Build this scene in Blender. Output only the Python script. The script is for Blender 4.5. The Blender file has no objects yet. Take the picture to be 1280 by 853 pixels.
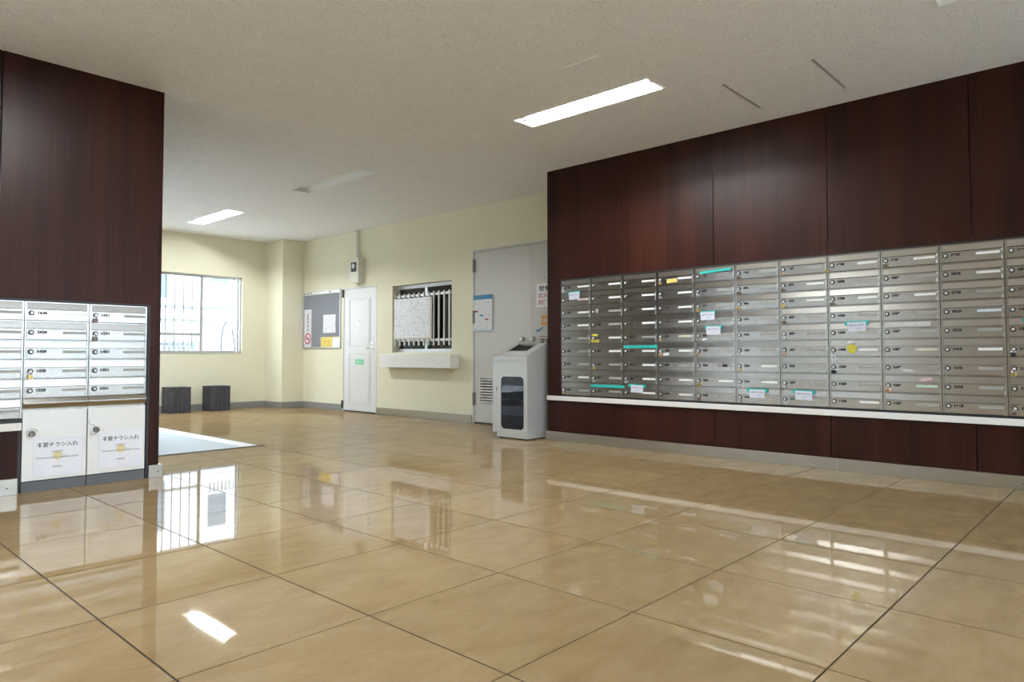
import bpy, bmesh, math, random
from mathutils import Vector, Matrix

random.seed(7)
S = bpy.context.scene
COL = S.collection

# ------------------------------------------------------------------ camera
CAM_H = 0.8316
F_PX, CX, CY = 870.09, 640.0, 413.93
YAW, PITCH, ROLL = 0.82457, 0.034854, -0.00072
cam_d = bpy.data.cameras.new('camera')
cam = bpy.data.objects.new('camera', cam_d)
COL.objects.link(cam)
cam_d.sensor_width = 36.0
cam_d.lens = F_PX / 1280.0 * 36.0
cam_d.shift_y = (CY - 426.5) / 1280.0
cam_d.clip_start = 0.05
fw = Vector((math.sin(YAW) * math.cos(PITCH), math.cos(YAW) * math.cos(PITCH), math.sin(PITCH)))
rt = Vector((math.cos(YAW), -math.sin(YAW), 0))
up = rt.cross(fw)
r2 = rt * math.cos(ROLL) + up * math.sin(ROLL)
u2 = up * math.cos(ROLL) - rt * math.sin(ROLL)
m = Matrix((r2, u2, -fw)).transposed().to_4x4()
m.translation = Vector((0, 0, CAM_H))
cam.matrix_world = m
S.camera = cam


def px(x, y, z):
    d = Vector((x, y, z - CAM_H))
    w = d.dot(fw)
    if w < 0.05:
        return None
    return (640 + F_PX * d.dot(r2) / w, CY - F_PX * d.dot(u2) / w)


# ------------------------------------------------------------------ sky and exposure
SKY = 8.0
TUBE = 300.0
world = bpy.data.worlds.new('sky')
S.world = world
world.use_nodes = True
bg = world.node_tree.nodes['Background']
bg.inputs[0].default_value = (0.74, 0.87, 1.0, 1)
bg.inputs[1].default_value = SKY
S.view_settings.view_transform = 'Standard'
S.view_settings.look = 'None'
S.view_settings.gamma = 1.0
S.view_settings.use_curve_mapping = False
S.view_settings.exposure = 0.40
S.cycles.use_denoising = True
S.cycles.max_bounces = 10
S.cycles.diffuse_bounces = 6
S.cycles.glossy_bounces = 6
S.cycles.transparent_max_bounces = 12
S.cycles.sample_clamp_indirect = 12.0
S.cycles.caustics_reflective = False
S.cycles.caustics_refractive = False

# ------------------------------------------------------------------ main dimensions (metres)
H = 2.6676            # ceiling
XW = 5.3186           # wood wall with the long mailbox bank
XC = 5.9624           # cream wall
YL = 5.0437           # wood wall with the flyer bins
YB = 10.6366          # far wall
YE = 4.432            # end of the wood wall
XE = 1.88             # end of the left wood wall
XB, YF = -3.0, -3.2   # walls behind the camera
RZ_R = -math.pi / 2   # things that face -x


# ------------------------------------------------------------------ materials
MATS = {}


def new_mat(name):
    mt = bpy.data.materials.new(name)
    mt.use_nodes = True
    nt = mt.node_tree
    bs = nt.nodes['Principled BSDF']
    MATS[name] = mt
    return mt, nt, bs


def flat(name, col, rough=0.5, metal=0.0, spec=0.5, noise=0.0, nscale=8.0, emit=0.0):
    mt, nt, bs = new_mat(name)
    bs.inputs['Base Color'].default_value = (*col, 1)
    bs.inputs['Roughness'].default_value = rough
    bs.inputs['Metallic'].default_value = metal
    bs.inputs['Specular IOR Level'].default_value = spec
    if emit:
        bs.inputs['Emission Color'].default_value = (*col, 1)
        bs.inputs['Emission Strength'].default_value = emit
    if noise:
        tc = nt.nodes.new('ShaderNodeTexCoord')
        nz = nt.nodes.new('ShaderNodeTexNoise')
        nz.inputs['Scale'].default_value = nscale
        nz.inputs['Detail'].default_value = 4
        nt.links.new(tc.outputs['Object'], nz.inputs['Vector'])
        mx = nt.nodes.new('ShaderNodeMixRGB')
        mx.inputs[1].default_value = (*[c * (1 - noise) for c in col], 1)
        mx.inputs[2].default_value = (*[min(1, c * (1 + noise)) for c in col], 1)
        nt.links.new(nz.outputs['Fac'], mx.inputs[0])
        nt.links.new(mx.outputs[0], bs.inputs['Base Color'])
    return mt


def ramp(nt, stops):
    r = nt.nodes.new('ShaderNodeValToRGB')
    el = r.color_ramp.elements
    while len(el) > 1:
        el.remove(el[-1])
    el[0].position = stops[0][0]
    el[0].color = (*stops[0][1], 1)
    for p, c in stops[1:]:
        e = el.new(p)
        e.color = (*c, 1)
    return r


def tex(nt, kind, scale, vec=(1, 1, 1), coord='Object', detail=4, rough=0.55):
    tc = nt.nodes.new('ShaderNodeTexCoord')
    mp = nt.nodes.new('ShaderNodeMapping')
    mp.inputs['Scale'].default_value = vec
    nt.links.new(tc.outputs[coord], mp.inputs['Vector'])
    n = nt.nodes.new(kind)
    n.inputs['Scale'].default_value = scale
    if kind == 'ShaderNodeTexNoise':
        n.inputs['Detail'].default_value = detail
        n.inputs['Roughness'].default_value = rough
    nt.links.new(mp.outputs[0], n.inputs['Vector'])
    return n, mp


def bump(nt, bs, src, strength, dist=0.002):
    b = nt.nodes.new('ShaderNodeBump')
    b.inputs['Strength'].default_value = strength
    b.inputs['Distance'].default_value = dist
    nt.links.new(src, b.inputs['Height'])
    nt.links.new(b.outputs[0], bs.inputs['Normal'])


def make_wood():
    mt, nt, bs = new_mat('mahogany')
    oi = nt.nodes.new('ShaderNodeObjectInfo')
    n1, mp = tex(nt, 'ShaderNodeTexNoise', 1.0, (90, 90, 1.6), detail=6)
    n2, _ = tex(nt, 'ShaderNodeTexNoise', 1.0, (7, 7, 0.35), detail=3)
    add = nt.nodes.new('ShaderNodeMath')
    add.operation = 'MULTIPLY_ADD'
    add.inputs[1].default_value = 0.45
    nt.links.new(n1.outputs['Fac'], add.inputs[0])
    h2 = nt.nodes.new('ShaderNodeMath')
    h2.operation = 'MULTIPLY'
    h2.inputs[1].default_value = 0.55
    nt.links.new(n2.outputs['Fac'], h2.inputs[0])
    nt.links.new(h2.outputs[0], add.inputs[2])
    r = ramp(nt, [(0.30, (0.013, 0.0042, 0.0028)), (0.5, (0.027, 0.0075, 0.0046)), (0.70, (0.050, 0.0130, 0.0074))])
    nt.links.new(add.outputs[0], r.inputs[0])
    nt.links.new(r.outputs[0], bs.inputs['Base Color'])
    bs.inputs['Roughness'].default_value = 0.36
    bs.inputs['Specular IOR Level'].default_value = 0.18
    return mt


def make_ceiling():
    mt, nt, bs = new_mat('fissured_board')
    n1, _ = tex(nt, 'ShaderNodeTexNoise', 75.0, (1, 1.6, 1), detail=2)
    r1 = ramp(nt, [(0.305, (0.22, 0.21, 0.20)), (0.355, (0.86, 0.86, 0.86)), (1.0, (0.895, 0.895, 0.895))])
    n2, _ = tex(nt, 'ShaderNodeTexNoise', 14.0, detail=3)
    nt.links.new(n1.outputs['Fac'], r1.inputs[0])
    mx = nt.nodes.new('ShaderNodeMixRGB')
    mx.blend_type = 'MULTIPLY'
    mx.inputs[0].default_value = 1
    r2_ = ramp(nt, [(0.3, (0.95, 0.95, 0.95)), (0.7, (1, 1, 1))])
    nt.links.new(n2.outputs['Fac'], r2_.inputs[0])
    nt.links.new(r1.outputs[0], mx.inputs[1])
    nt.links.new(r2_.outputs[0], mx.inputs[2])
    nt.links.new(mx.outputs[0], bs.inputs['Base Color'])
    bs.inputs['Roughness'].default_value = 0.95
    bs.inputs['Specular IOR Level'].default_value = 0.1
    n3, _ = tex(nt, 'ShaderNodeTexNoise', 60.0, (1, 1.6, 1), detail=3)
    bump(nt, bs, n3.outputs['Fac'], 0.5, 0.004)
    return mt


def make_tile():
    mt, nt, bs = new_mat('polished_stone')
    oi = nt.nodes.new('ShaderNodeObjectInfo')
    tc = nt.nodes.new('ShaderNodeTexCoord')
    geo = nt.nodes.new('ShaderNodeNewGeometry')
    ofs = nt.nodes.new('ShaderNodeVectorMath')
    ofs.operation = 'ADD'
    sc = nt.nodes.new('ShaderNodeVectorMath')
    sc.operation = 'SCALE'
    sc.inputs[0].default_value = (37, 53, 0)
    nt.links.new(oi.outputs['Random'], sc.inputs['Scale'])
    nt.links.new(geo.outputs['Position'], ofs.inputs[0])
    nt.links.new(sc.outputs[0], ofs.inputs[1])
    mp = nt.nodes.new('ShaderNodeMapping')
    mp.inputs['Rotation'].default_value = (0, 0, 0.5)
    mp.inputs['Scale'].default_value = (1.0, 2.2, 1)
    nt.links.new(ofs.outputs[0], mp.inputs['Vector'])
    n1 = nt.nodes.new('ShaderNodeTexNoise')
    n1.inputs['Scale'].default_value = 4.5
    n1.inputs['Detail'].default_value = 9
    n1.inputs['Roughness'].default_value = 0.62
    n1.inputs['Distortion'].default_value = 0.6
    nt.links.new(mp.outputs[0], n1.inputs['Vector'])
    n2 = nt.nodes.new('ShaderNodeTexNoise')
    n2.inputs['Scale'].default_value = 55
    n2.inputs['Detail'].default_value = 3
    nt.links.new(mp.outputs[0], n2.inputs['Vector'])
    r = ramp(nt, [(0.30, (0.285, 0.190, 0.090)), (0.5, (0.335, 0.231, 0.115)), (0.72, (0.385, 0.275, 0.147))])
    ma = nt.nodes.new('ShaderNodeMath')
    ma.operation = 'MULTIPLY_ADD'
    ma.inputs[1].default_value = 0.22
    nt.links.new(n2.outputs['Fac'], ma.inputs[0])
    mb = nt.nodes.new('ShaderNodeMath')
    mb.operation = 'MULTIPLY'
    mb.inputs[1].default_value = 0.78
    nt.links.new(n1.outputs['Fac'], mb.inputs[0])
    nt.links.new(mb.outputs[0], ma.inputs[2])
    nt.links.new(ma.outputs[0], r.inputs[0])
    hv = nt.nodes.new('ShaderNodeHueSaturation')
    mr = nt.nodes.new('ShaderNodeMapRange')
    mr.inputs['To Min'].default_value = 0.94
    mr.inputs['To Max'].default_value = 1.05
    nt.links.new(oi.outputs['Random'], mr.inputs['Value'])
    nt.links.new(mr.outputs[0], hv.inputs['Value'])
    nt.links.new(r.outputs[0], hv.inputs['Color'])
    # stone body under a polished surface
    out = nt.nodes['Material Output']
    df = nt.nodes.new('ShaderNodeBsdfDiffuse')
    nt.links.new(hv.outputs[0], df.inputs['Color'])
    gl = nt.nodes.new('ShaderNodeBsdfGlossy')
    gl.inputs['Roughness'].default_value = 0.03
    dt = nt.nodes.new('ShaderNodeVectorMath')
    dt.operation = 'DOT_PRODUCT'
    nt.links.new(geo.outputs['Normal'], dt.inputs[0])
    nt.links.new(geo.outputs['Incoming'], dt.inputs[1])

    def math_(op, a, b):
        n = nt.nodes.new('ShaderNodeMath')
        n.operation = op
        for i, v in enumerate((a, b)):
            if isinstance(v, (int, float)):
                n.inputs[i].default_value = v
            else:
                nt.links.new(v, n.inputs[i])
        return n.outputs[0]
    one = math_('SUBTRACT', 1.0, math_('MAXIMUM', dt.outputs['Value'], 0.0))
    fr = math_('ADD', math_('MULTIPLY', math_('POWER', one, 5.0), 0.96), 0.04)
    mx = nt.nodes.new('ShaderNodeMixShader')
    nt.links.new(math_('MINIMUM', fr, 0.36), mx.inputs[0])
    nt.links.new(df.outputs[0], mx.inputs[1])
    nt.links.new(gl.outputs[0], mx.inputs[2])
    nt.links.new(mx.outputs[0], out.inputs[0])
    nt.nodes.remove(bs)
    return mt


def make_steel(name, col, rough, brushed=(3, 3, 160), bstr=0.05, rvar=0.08):
    mt, nt, bs = new_mat(name)
    bs.inputs['Metallic'].default_value = 1
    n, _ = tex(nt, 'ShaderNodeTexNoise', 1.0, brushed, detail=3)
    r = ramp(nt, [(0.3, tuple(c * 0.92 for c in col)), (0.7, col)])
    nt.links.new(n.outputs['Fac'], r.inputs[0])
    nt.links.new(r.outputs[0], bs.inputs['Base Color'])
    n2, _ = tex(nt, 'ShaderNodeTexNoise', 9.0, detail=2)
    mr = nt.nodes.new('ShaderNodeMapRange')
    mr.inputs['To Min'].default_value = rough - rvar
    mr.inputs['To Max'].default_value = rough + rvar
    nt.links.new(n2.outputs['Fac'], mr.inputs['Value'])
    nt.links.new(mr.outputs[0], bs.inputs['Roughness'])
    if bstr:
        bump(nt, bs, n.outputs['Fac'], bstr, 0.001)
    return mt


def make_pane(name, tint=(1, 1, 1), refl=1.0):
    mt, nt, bs = new_mat(name)
    out = nt.nodes['Material Output']
    tr = nt.nodes.new('ShaderNodeBsdfTransparent')
    tr.inputs[0].default_value = (*tint, 1)
    gl = nt.nodes.new('ShaderNodeBsdfGlossy')
    gl.inputs['Roughness'].default_value = 0.02
    # thin-sheet reflectance, the same from both sides of the sheet
    geo = nt.nodes.new('ShaderNodeNewGeometry')
    dt = nt.nodes.new('ShaderNodeVectorMath')
    dt.operation = 'DOT_PRODUCT'
    nt.links.new(geo.outputs['Normal'], dt.inputs[0])
    nt.links.new(geo.outputs['Incoming'], dt.inputs[1])

    def math_(op, a, b=None):
        n = nt.nodes.new('ShaderNodeMath')
        n.operation = op
        for i, v in enumerate((a, b)):
            if v is None:
                continue
            if isinstance(v, (int, float)):
                n.inputs[i].default_value = v
            else:
                nt.links.new(v, n.inputs[i])
        return n.outputs[0]
    one = math_('SUBTRACT', 1.0, math_('ABSOLUTE', dt.outputs['Value']))
    fr = math_('ADD', math_('MULTIPLY', math_('POWER', one, 5.0), 0.9), 0.04)
    mu = nt.nodes.new('ShaderNodeMath')
    mu.operation = 'MULTIPLY'
    mu.inputs[1].default_value = refl
    nt.links.new(fr, mu.inputs[0])
    mx = nt.nodes.new('ShaderNodeMixShader')
    nt.links.new(mu.outputs[0], mx.inputs[0])
    nt.links.new(tr.outputs[0], mx.inputs[1])
    nt.links.new(gl.outputs[0], mx.inputs[2])
    nt.links.new(mx.outputs[0], out.inputs[0])
    nt.nodes.remove(bs)
    return mt


def make_scrawl(name, paper, ink, rows=60.0, cols=140.0, thr=0.5, rough=0.6):
    """paper covered in small lines of writing"""
    mt, nt, bs = new_mat(name)
    tc = nt.nodes.new('ShaderNodeTexCoord')
    sp = nt.nodes.new('ShaderNodeSeparateXYZ')
    nt.links.new(tc.outputs['Object'], sp.inputs[0])

    def math_(op, a, b=None):
        n = nt.nodes.new('ShaderNodeMath')
        n.operation = op
        for i, v in enumerate((a, b)):
            if v is None:
                continue
            if isinstance(v, (int, float)):
                n.inputs[i].default_value = v
            else:
                nt.links.new(v, n.inputs[i])
        return n.outputs[0]
    zr = math_('MULTIPLY', sp.outputs['Z'], rows)
    band = math_('COMPARE', math_('FRACT', zr), 0.5)
    band.node.inputs[2].default_value = 0.30
    cb = nt.nodes.new('ShaderNodeCombineXYZ')
    nt.links.new(math_('MULTIPLY', sp.outputs['X'], cols), cb.inputs[0])
    nt.links.new(math_('MULTIPLY', math_('FLOOR', zr), 7.3), cb.inputs[1])
    nz = nt.nodes.new('ShaderNodeTexNoise')
    nz.inputs['Scale'].default_value = 1.0
    nz.inputs['Detail'].default_value = 3
    nt.links.new(cb.outputs[0], nz.inputs['Vector'])
    on = math_('GREATER_THAN', nz.outputs['Fac'], thr)
    fac = math_('MULTIPLY', band, on)
    mx = nt.nodes.new('ShaderNodeMixRGB')
    mx.inputs[1].default_value = (*paper, 1)
    mx.inputs[2].default_value = (*ink, 1)
    nt.links.new(fac, mx.inputs[0])
    nt.links.new(mx.outputs[0], bs.inputs['Base Color'])
    bs.inputs['Roughness'].default_value = rough
    return mt


WOOD = make_wood()
CEIL = make_ceiling()
TILE = make_tile()
STEEL = make_steel('brushed_steel', (0.54, 0.52, 0.47), 0.32)
STEEL_M = make_steel('mailbox_steel', (0.60, 0.58, 0.545), 0.22, (2, 2, 120), 0.03, 0.05)
STEEL_B = make_steel('bin_steel', (0.62, 0.62, 0.595), 0.38, (160, 3, 3), 0.05)
STEEL_B.node_tree.nodes['Principled BSDF'].inputs['Metallic'].default_value = 0.45
CHROME = make_steel('chrome', (0.82, 0.82, 0.82), 0.12, (5, 5, 5), 0, 0.02)
PALE = flat('pale_knob', (0.80, 0.80, 0.78), 0.3, 0.3)
ALU = flat('aluminium', (0.62, 0.63, 0.63), 0.4, 0.7)
GREY_P = flat('grey_plinth', (0.115, 0.120, 0.128), 0.45, noise=0.08)
BLACK = flat('black_plastic', (0.012, 0.012, 0.013), 0.35)
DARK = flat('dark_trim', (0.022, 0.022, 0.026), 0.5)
CREAM = flat('cream_paint', (0.775, 0.737, 0.570), 0.85, spec=0.15, noise=0.035, nscale=2.5)
GROUT = flat('grout', (0.075, 0.065, 0.058), 1.0, spec=0.0, noise=0.15)
WHITE = flat('white_paint', (0.80, 0.79, 0.765), 0.5)
SHELF = flat('white_laminate', (0.80, 0.775, 0.74), 0.4, noise=0.03)
DOORW = flat('white_door_paint', (0.72, 0.72, 0.715), 0.45, noise=0.02)
DOORG = flat('pale_grey_door_paint', (0.60, 0.59, 0.555), 0.5, noise=0.02)
HINGE = flat('hinge_metal', (0.25, 0.24, 0.22), 0.4, 0.8)
METERC = flat('ivory_plastic', (0.74, 0.72, 0.63), 0.5)
TEAL = flat('teal_tape', (0.03, 0.46, 0.42), 0.45)
NOTE = flat('notice_paper', (0.66, 0.68, 0.78), 0.6)
NOTE_INK = flat('blue_black_ink', (0.035, 0.05, 0.13), 0.6)
INK = flat('black_ink', (0.02, 0.02, 0.022), 0.6)
INK_F = flat('faded_ink', (0.13, 0.12, 0.14), 0.6)
RED = flat('red_ink', (0.52, 0.05, 0.09), 0.6)
PAPER = flat('white_paper', (0.82, 0.82, 0.84), 0.7)
PAPER_V = flat('flyer_notice_paper', (0.84, 0.84, 0.90), 0.55, noise=0.05, nscale=14)
YELLOWP = flat('yellow_paper', (0.78, 0.62, 0.14), 0.7)
YELLOWD = flat('deep_yellow_ink', (0.62, 0.42, 0.05), 0.7)
YTAPE = flat('yellow_tape', (0.62, 0.55, 0.05), 0.5)
ORANGE = flat('orange_ink', (0.72, 0.38, 0.08), 0.6)
BLUE = flat('blue_ink', (0.05, 0.22, 0.42), 0.6)
LBLUE = flat('pale_blue_paper', (0.55, 0.68, 0.72), 0.6)
GREENS = flat('green_sticker', (0.16, 0.62, 0.36), 0.5)
BRASS = flat('brass', (0.60, 0.44, 0.16), 0.3, 1.0)
BRONZE = flat('dark_bronze', (0.20, 0.15, 0.11), 0.4, 1.0)
COPPER = flat('copper', (0.66, 0.36, 0.22), 0.35, 1.0)
SILVER = flat('silver_lock', (0.62, 0.62, 0.60), 0.3, 1.0)
CARD = {
    'w': flat('card_white', (0.86, 0.86, 0.84), 0.6),
    'g': flat('card_grey', (0.36, 0.355, 0.33), 0.5),
    'b': flat('card_beige', (0.66, 0.60, 0.46), 0.6),
    'n': flat('card_green', (0.50, 0.66, 0.55), 0.6),
    'l': flat('card_blue', (0.62, 0.72, 0.78), 0.6),
    'y': flat('card_yellow', (0.72, 0.54, 0.16), 0.6),
    'p': flat('card_pink', (0.66, 0.48, 0.47), 0.6),
}
BOARD = flat('grey_felt', (0.215, 0.225, 0.255), 0.9, noise=0.05, nscale=200)
STOOL = None


def make_stool():
    mt, nt, bs = new_mat('charcoal_wood')
    n, _ = tex(nt, 'ShaderNodeTexNoise', 1.0, (70, 70, 3), detail=5)
    r = ramp(nt, [(0.35, (0.018, 0.017, 0.022)), (0.65, (0.062, 0.058, 0.072))])
    nt.links.new(n.outputs['Fac'], r.inputs[0])
    nt.links.new(r.outputs[0], bs.inputs['Base Color'])
    bs.inputs['Roughness'].default_value = 0.55
    return mt


STOOL = make_stool()
MATM = flat('pale_mat', (0.50, 0.58, 0.62), 0.5, noise=0.04, nscale=60)
STRIP = flat('white_stone', (0.86, 0.87, 0.88), 0.35)
PANE = make_pane('window_pane')
PANE_D = make_pane('smoked_pane', (0.30, 0.34, 0.42), 1.3)
PANE_O = make_pane('office_pane', (0.62, 0.66, 0.66), 1.0)
TUBE_ON = flat('lit_tube', (0.93, 0.98, 1.0), 0.5, emit=TUBE)
TUBE_OFF = flat('unlit_tube', (0.86, 0.87, 0.84), 0.3)
TRAY = flat('white_enamel', (0.82, 0.82, 0.79), 0.4)
FACADE = flat('white_render', (0.75, 0.75, 0.74), 0.9, noise=0.03)
FGLASS = flat('facade_glass', (0.115, 0.165, 0.205), 0.4)
FGREY = flat('facade_grey', (0.14, 0.145, 0.16), 0.6)
GROUND = flat('concrete', (0.66, 0.66, 0.65), 0.9, noise=0.1, nscale=2)
OFFICE = flat('office_wall', (0.70, 0.70, 0.68), 0.8)
SCR_WB = make_scrawl('handwritten_sheet', (0.78, 0.80, 0.83), (0.44, 0.46, 0.52), 30, 90, 0.55)
SCR_P = make_scrawl('printed_sheet', (0.80, 0.80, 0.83), (0.46, 0.47, 0.52), 38, 80, 0.5)
SCR_T = make_scrawl('printed_poster', (0.72, 0.75, 0.75), (0.50, 0.46, 0.48), 44, 110, 0.54)
SCR_Y = make_scrawl('yellow_flyer', (0.80, 0.66, 0.20), (0.60, 0.42, 0.05), 40, 60, 0.48)
SCR_S = make_scrawl('smudged_slip', (0.66, 0.66, 0.64), (0.32, 0.32, 0.33), 150, 260, 0.5)


# ------------------------------------------------------------------ mesh helpers
class MB:
    def __init__(self):
        self.v, self.f = [], []

    def add(self, vs, fs):
        o = len(self.v)
        self.v += [tuple(p) for p in vs]
        self.f += [tuple(i + o for i in f) for f in fs]
        return self

    def box(self, x0, x1, y0, y1, z0, z1):
        x0, x1 = min(x0, x1), max(x0, x1)
        y0, y1 = min(y0, y1), max(y0, y1)
        z0, z1 = min(z0, z1), max(z0, z1)
        return self.add([(x0, y0, z0), (x1, y0, z0), (x1, y1, z0), (x0, y1, z0),
                         (x0, y0, z1), (x1, y0, z1), (x1, y1, z1), (x0, y1, z1)],
                        [(0, 3, 2, 1), (4, 5, 6, 7), (0, 1, 5, 4), (1, 2, 6, 5), (2, 3, 7, 6), (3, 0, 4, 7)])

    def prism_x(self, poly, x0, x1):
        """poly: (y, z) points, extruded along x"""
        n = len(poly)
        vs = [(x0, y, z) for y, z in poly] + [(x1, y, z) for y, z in poly]
        fs = [tuple(range(n))[::-1], tuple(range(n, 2 * n))]
        fs += [(i, (i + 1) % n, n + (i + 1) % n, n + i) for i in range(n)]
        return self.add(vs, fs)

    def prism_y(self, poly, y0, y1):
        """poly: (x, z) points, extruded along y"""
        n = len(poly)
        vs = [(x, y0, z) for x, z in poly] + [(x, y1, z) for x, z in poly]
        fs = [tuple(range(n)), tuple(range(n, 2 * n))[::-1]]
        fs += [(i, n + i, n + (i + 1) % n, (i + 1) % n) for i in range(n)]
        return self.add(vs, fs)

    def cyl(self, p0, p1, r0, r1=None, n=16):
        r1 = r0 if r1 is None else r1
        p0, p1 = Vector(p0), Vector(p1)
        d = (p1 - p0).normalized()
        a = d.orthogonal().normalized()
        b = d.cross(a)
        vs = []
        for p, r in ((p0, r0), (p1, r1)):
            for i in range(n):
                t = 2 * math.pi * i / n
                vs.append(p + (a * math.cos(t) + b * math.sin(t)) * r)
        fs = [tuple(range(n))[::-1], tuple(range(n, 2 * n))]
        fs += [(i, (i + 1) % n, n + (i + 1) % n, n + i) for i in range(n)]
        return self.add(vs, fs)

    def tube(self, pts, r, n=8):
        pts = [Vector(p) for p in pts]
        rings = []
        a = None
        for i, p in enumerate(pts):
            d = (pts[min(i + 1, len(pts) - 1)] - pts[max(i - 1, 0)]).normalized()
            a = d.orthogonal().normalized() if a is None else (a - d * a.dot(d)).normalized()
            b = d.cross(a)
            rings.append([p + (a * math.cos(2 * math.pi * k / n) + b * math.sin(2 * math.pi * k / n)) * r for k in range(n)])
        vs = [q for g in rings for q in g]
        fs = []
        for i in range(len(pts) - 1):
            for k in range(n):
                fs.append((i * n + k, i * n + (k + 1) % n, (i + 1) * n + (k + 1) % n, (i + 1) * n + k))
        fs.append(tuple(range(n))[::-1])
        fs.append(tuple(range((len(pts) - 1) * n, len(pts) * n)))
        return self.add(vs, fs)

    def ring_y(self, cx, cz, r0, r1, y0, y1, n=24):
        vs, fs = [], []
        for y in (y0, y1):
            for r in (r0, r1):
                for i in range(n):
                    t = 2 * math.pi * i / n
                    vs.append((cx + r * math.cos(t), y, cz + r * math.sin(t)))
        for i in range(n):
            j = (i + 1) % n
            fs += [(i, j, n + j, n + i), (2 * n + i, 3 * n + i, 3 * n + j, 2 * n + j),
                   (n + i, n + j, 3 * n + j, 3 * n + i), (i, 2 * n + i, 2 * n + j, j)]
        return self.add(vs, fs)

    def mesh(self, name, mat, bevel=0.0, smooth=False, seg=1):
        me = bpy.data.meshes.new(name)
        me.from_pydata(self.v, [], self.f)
        bm = bmesh.new()
        bm.from_mesh(me)
        bmesh.ops.recalc_face_normals(bm, faces=bm.faces)
        if bevel:
            bmesh.ops.bevel(bm, geom=[e for e in bm.edges if len(e.link_faces) == 2 and e.calc_face_angle(0) > 0.5],
                            offset=bevel, segments=seg, profile=0.5, affect='EDGES', clamp_overlap=True)
        bm.to_mesh(me)
        bm.free()
        if smooth:
            me.polygons.foreach_set('use_smooth', [True] * len(me.polygons))
            me.set_sharp_from_angle(angle=math.radians(40))
        me.materials.append(mat)
        return me


def put(name, me, parent=None, loc=(0, 0, 0), rz=0.0, ry=0.0, rx=0.0):
    o = bpy.data.objects.new(name, me)
    COL.objects.link(o)
    o.parent = parent
    o.location = loc
    o.rotation_euler = (rx, ry, rz)
    return o


def tag(o, label=None, cat=None, group=None, kind=None):
    if label:
        o['label'] = label
    if cat:
        o['category'] = cat
    if group:
        o['group'] = group
    if kind:
        o['kind'] = kind
    return o


def thing(name, label, cat, loc=(0, 0, 0), rz=0.0, group=None):
    return tag(put(name, None, None, loc, rz), label, cat, group)


def struct(name, me=None, loc=(0, 0, 0), rz=0.0):
    return tag(put(name, me, None, loc, rz), kind='structure')


TXT = {}


def text_mesh(s, mat, width=None, height=None, bold=0.0):
    """flat lettering in the local XZ plane, facing -y, centred on the origin"""
    key = (s, mat.name, width, height, bold)
    if key in TXT:
        return TXT[key]
    cu = bpy.data.curves.new('lettering', 'FONT')
    cu.body = s
    cu.size = 1
    cu.resolution_u = 2
    cu.offset = bold
    cu.fill_mode = 'FRONT'
    ob = bpy.data.objects.new('lettering', cu)
    COL.objects.link(ob)
    bpy.context.view_layer.update()
    dg = bpy.context.evaluated_depsgraph_get()
    me = bpy.data.meshes.new_from_object(ob.evaluated_get(dg))
    bpy.data.objects.remove(ob)
    bpy.data.curves.remove(cu)
    xs = [v.co.x for v in me.vertices]
    ys = [v.co.y for v in me.vertices]
    x0, x1, y0, y1 = min(xs), max(xs), min(ys), max(ys)
    if width and height:
        sx, sy = width / (x1 - x0), height / (y1 - y0)
    elif width:
        sx = sy = width / (x1 - x0)
    else:
        sx = sy = height / (y1 - y0)
    for v in me.vertices:
        v.co = ((v.co.x - (x0 + x1) / 2) * sx, 0, (v.co.y - (y0 + y1) / 2) * sy)
    me.materials.clear()
    me.materials.append(mat)
    TXT[key] = me
    return me


ORD = ['', 'first', 'second', 'third', 'fourth', 'fifth', 'sixth', 'seventh', 'eighth', 'ninth', 'tenth', 'eleventh', 'twelfth']

# ------------------------------------------------------------------ floor
SX, SY = 0.59737, 0.60263
OX, OY = 0.74712, 2.46855
floor = struct('floor', MB().box(XB, 6.4, YF, YB + 0.2, -0.12, -0.003).mesh('floor', GROUT))
G = 0.0032
tile_me = MB().box(G, SX - G, G, SY - G, -0.003, 0.0).mesh('tile', TILE)
rest = MB()
n_tile = 0
for i in range(-7, 10):
    for j in range(-14, 15):
        x0, y0 = OX + i * SX, OY + j * SY
        if x0 > 5.97 or y0 > YB + 0.05 or x0 < XB - 0.3 or y0 < YF - 0.3:
            continue
        if x0 + SX < 1.5 and y0 > 5.5:
            continue
        if x0 > XW + 0.06 and y0 + SY < YE:
            continue
        vis = False
        for a in (0.02, 0.5, 0.98):
            for b in (0.02, 0.5, 0.98):
                q = px(x0 + a * SX, y0 + b * SY, 0)
                if q and -5 < q[0] < 1285 and q[1] < 858:
                    vis = True
        if vis:
            put('tile', tile_me, floor, (x0, y0, 0))
            n_tile += 1
        else:
            rest.box(x0 + G, x0 + SX - G, y0 + G, y0 + SY - G, -0.003, 0.0)
o = put('tile_field', rest.mesh('tile_field', TILE), floor)
o['kind'] = 'stuff'

# ------------------------------------------------------------------ ceiling with holes for the lights
# (centre x, y0, y1, lit, label)
LIGHTS = [(4.0675, 2.435, 3.64, True, 'lit recessed fluorescent ceiling light in front of the mailbox wall'),
          (4.0675, 5.69, 6.99, False, 'unlit recessed ceiling light between the two lit ones'),
          (4.0675, 8.53, 9.75, True, 'lit recessed fluorescent ceiling light near the barred window'),
          (4.0675, -0.40, 0.80, False, 'unlit recessed ceiling light beyond the square ceiling hatch'),
          (1.25, 2.435, 3.64, True, 'lit recessed ceiling light above the lobby floor beside the flyer bins')]
LHW = 0.1125
cb = MB()
rows = {}
for lx, a, b, _, _ in LIGHTS:
    rows.setdefault(lx, []).append((a, b))


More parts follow.
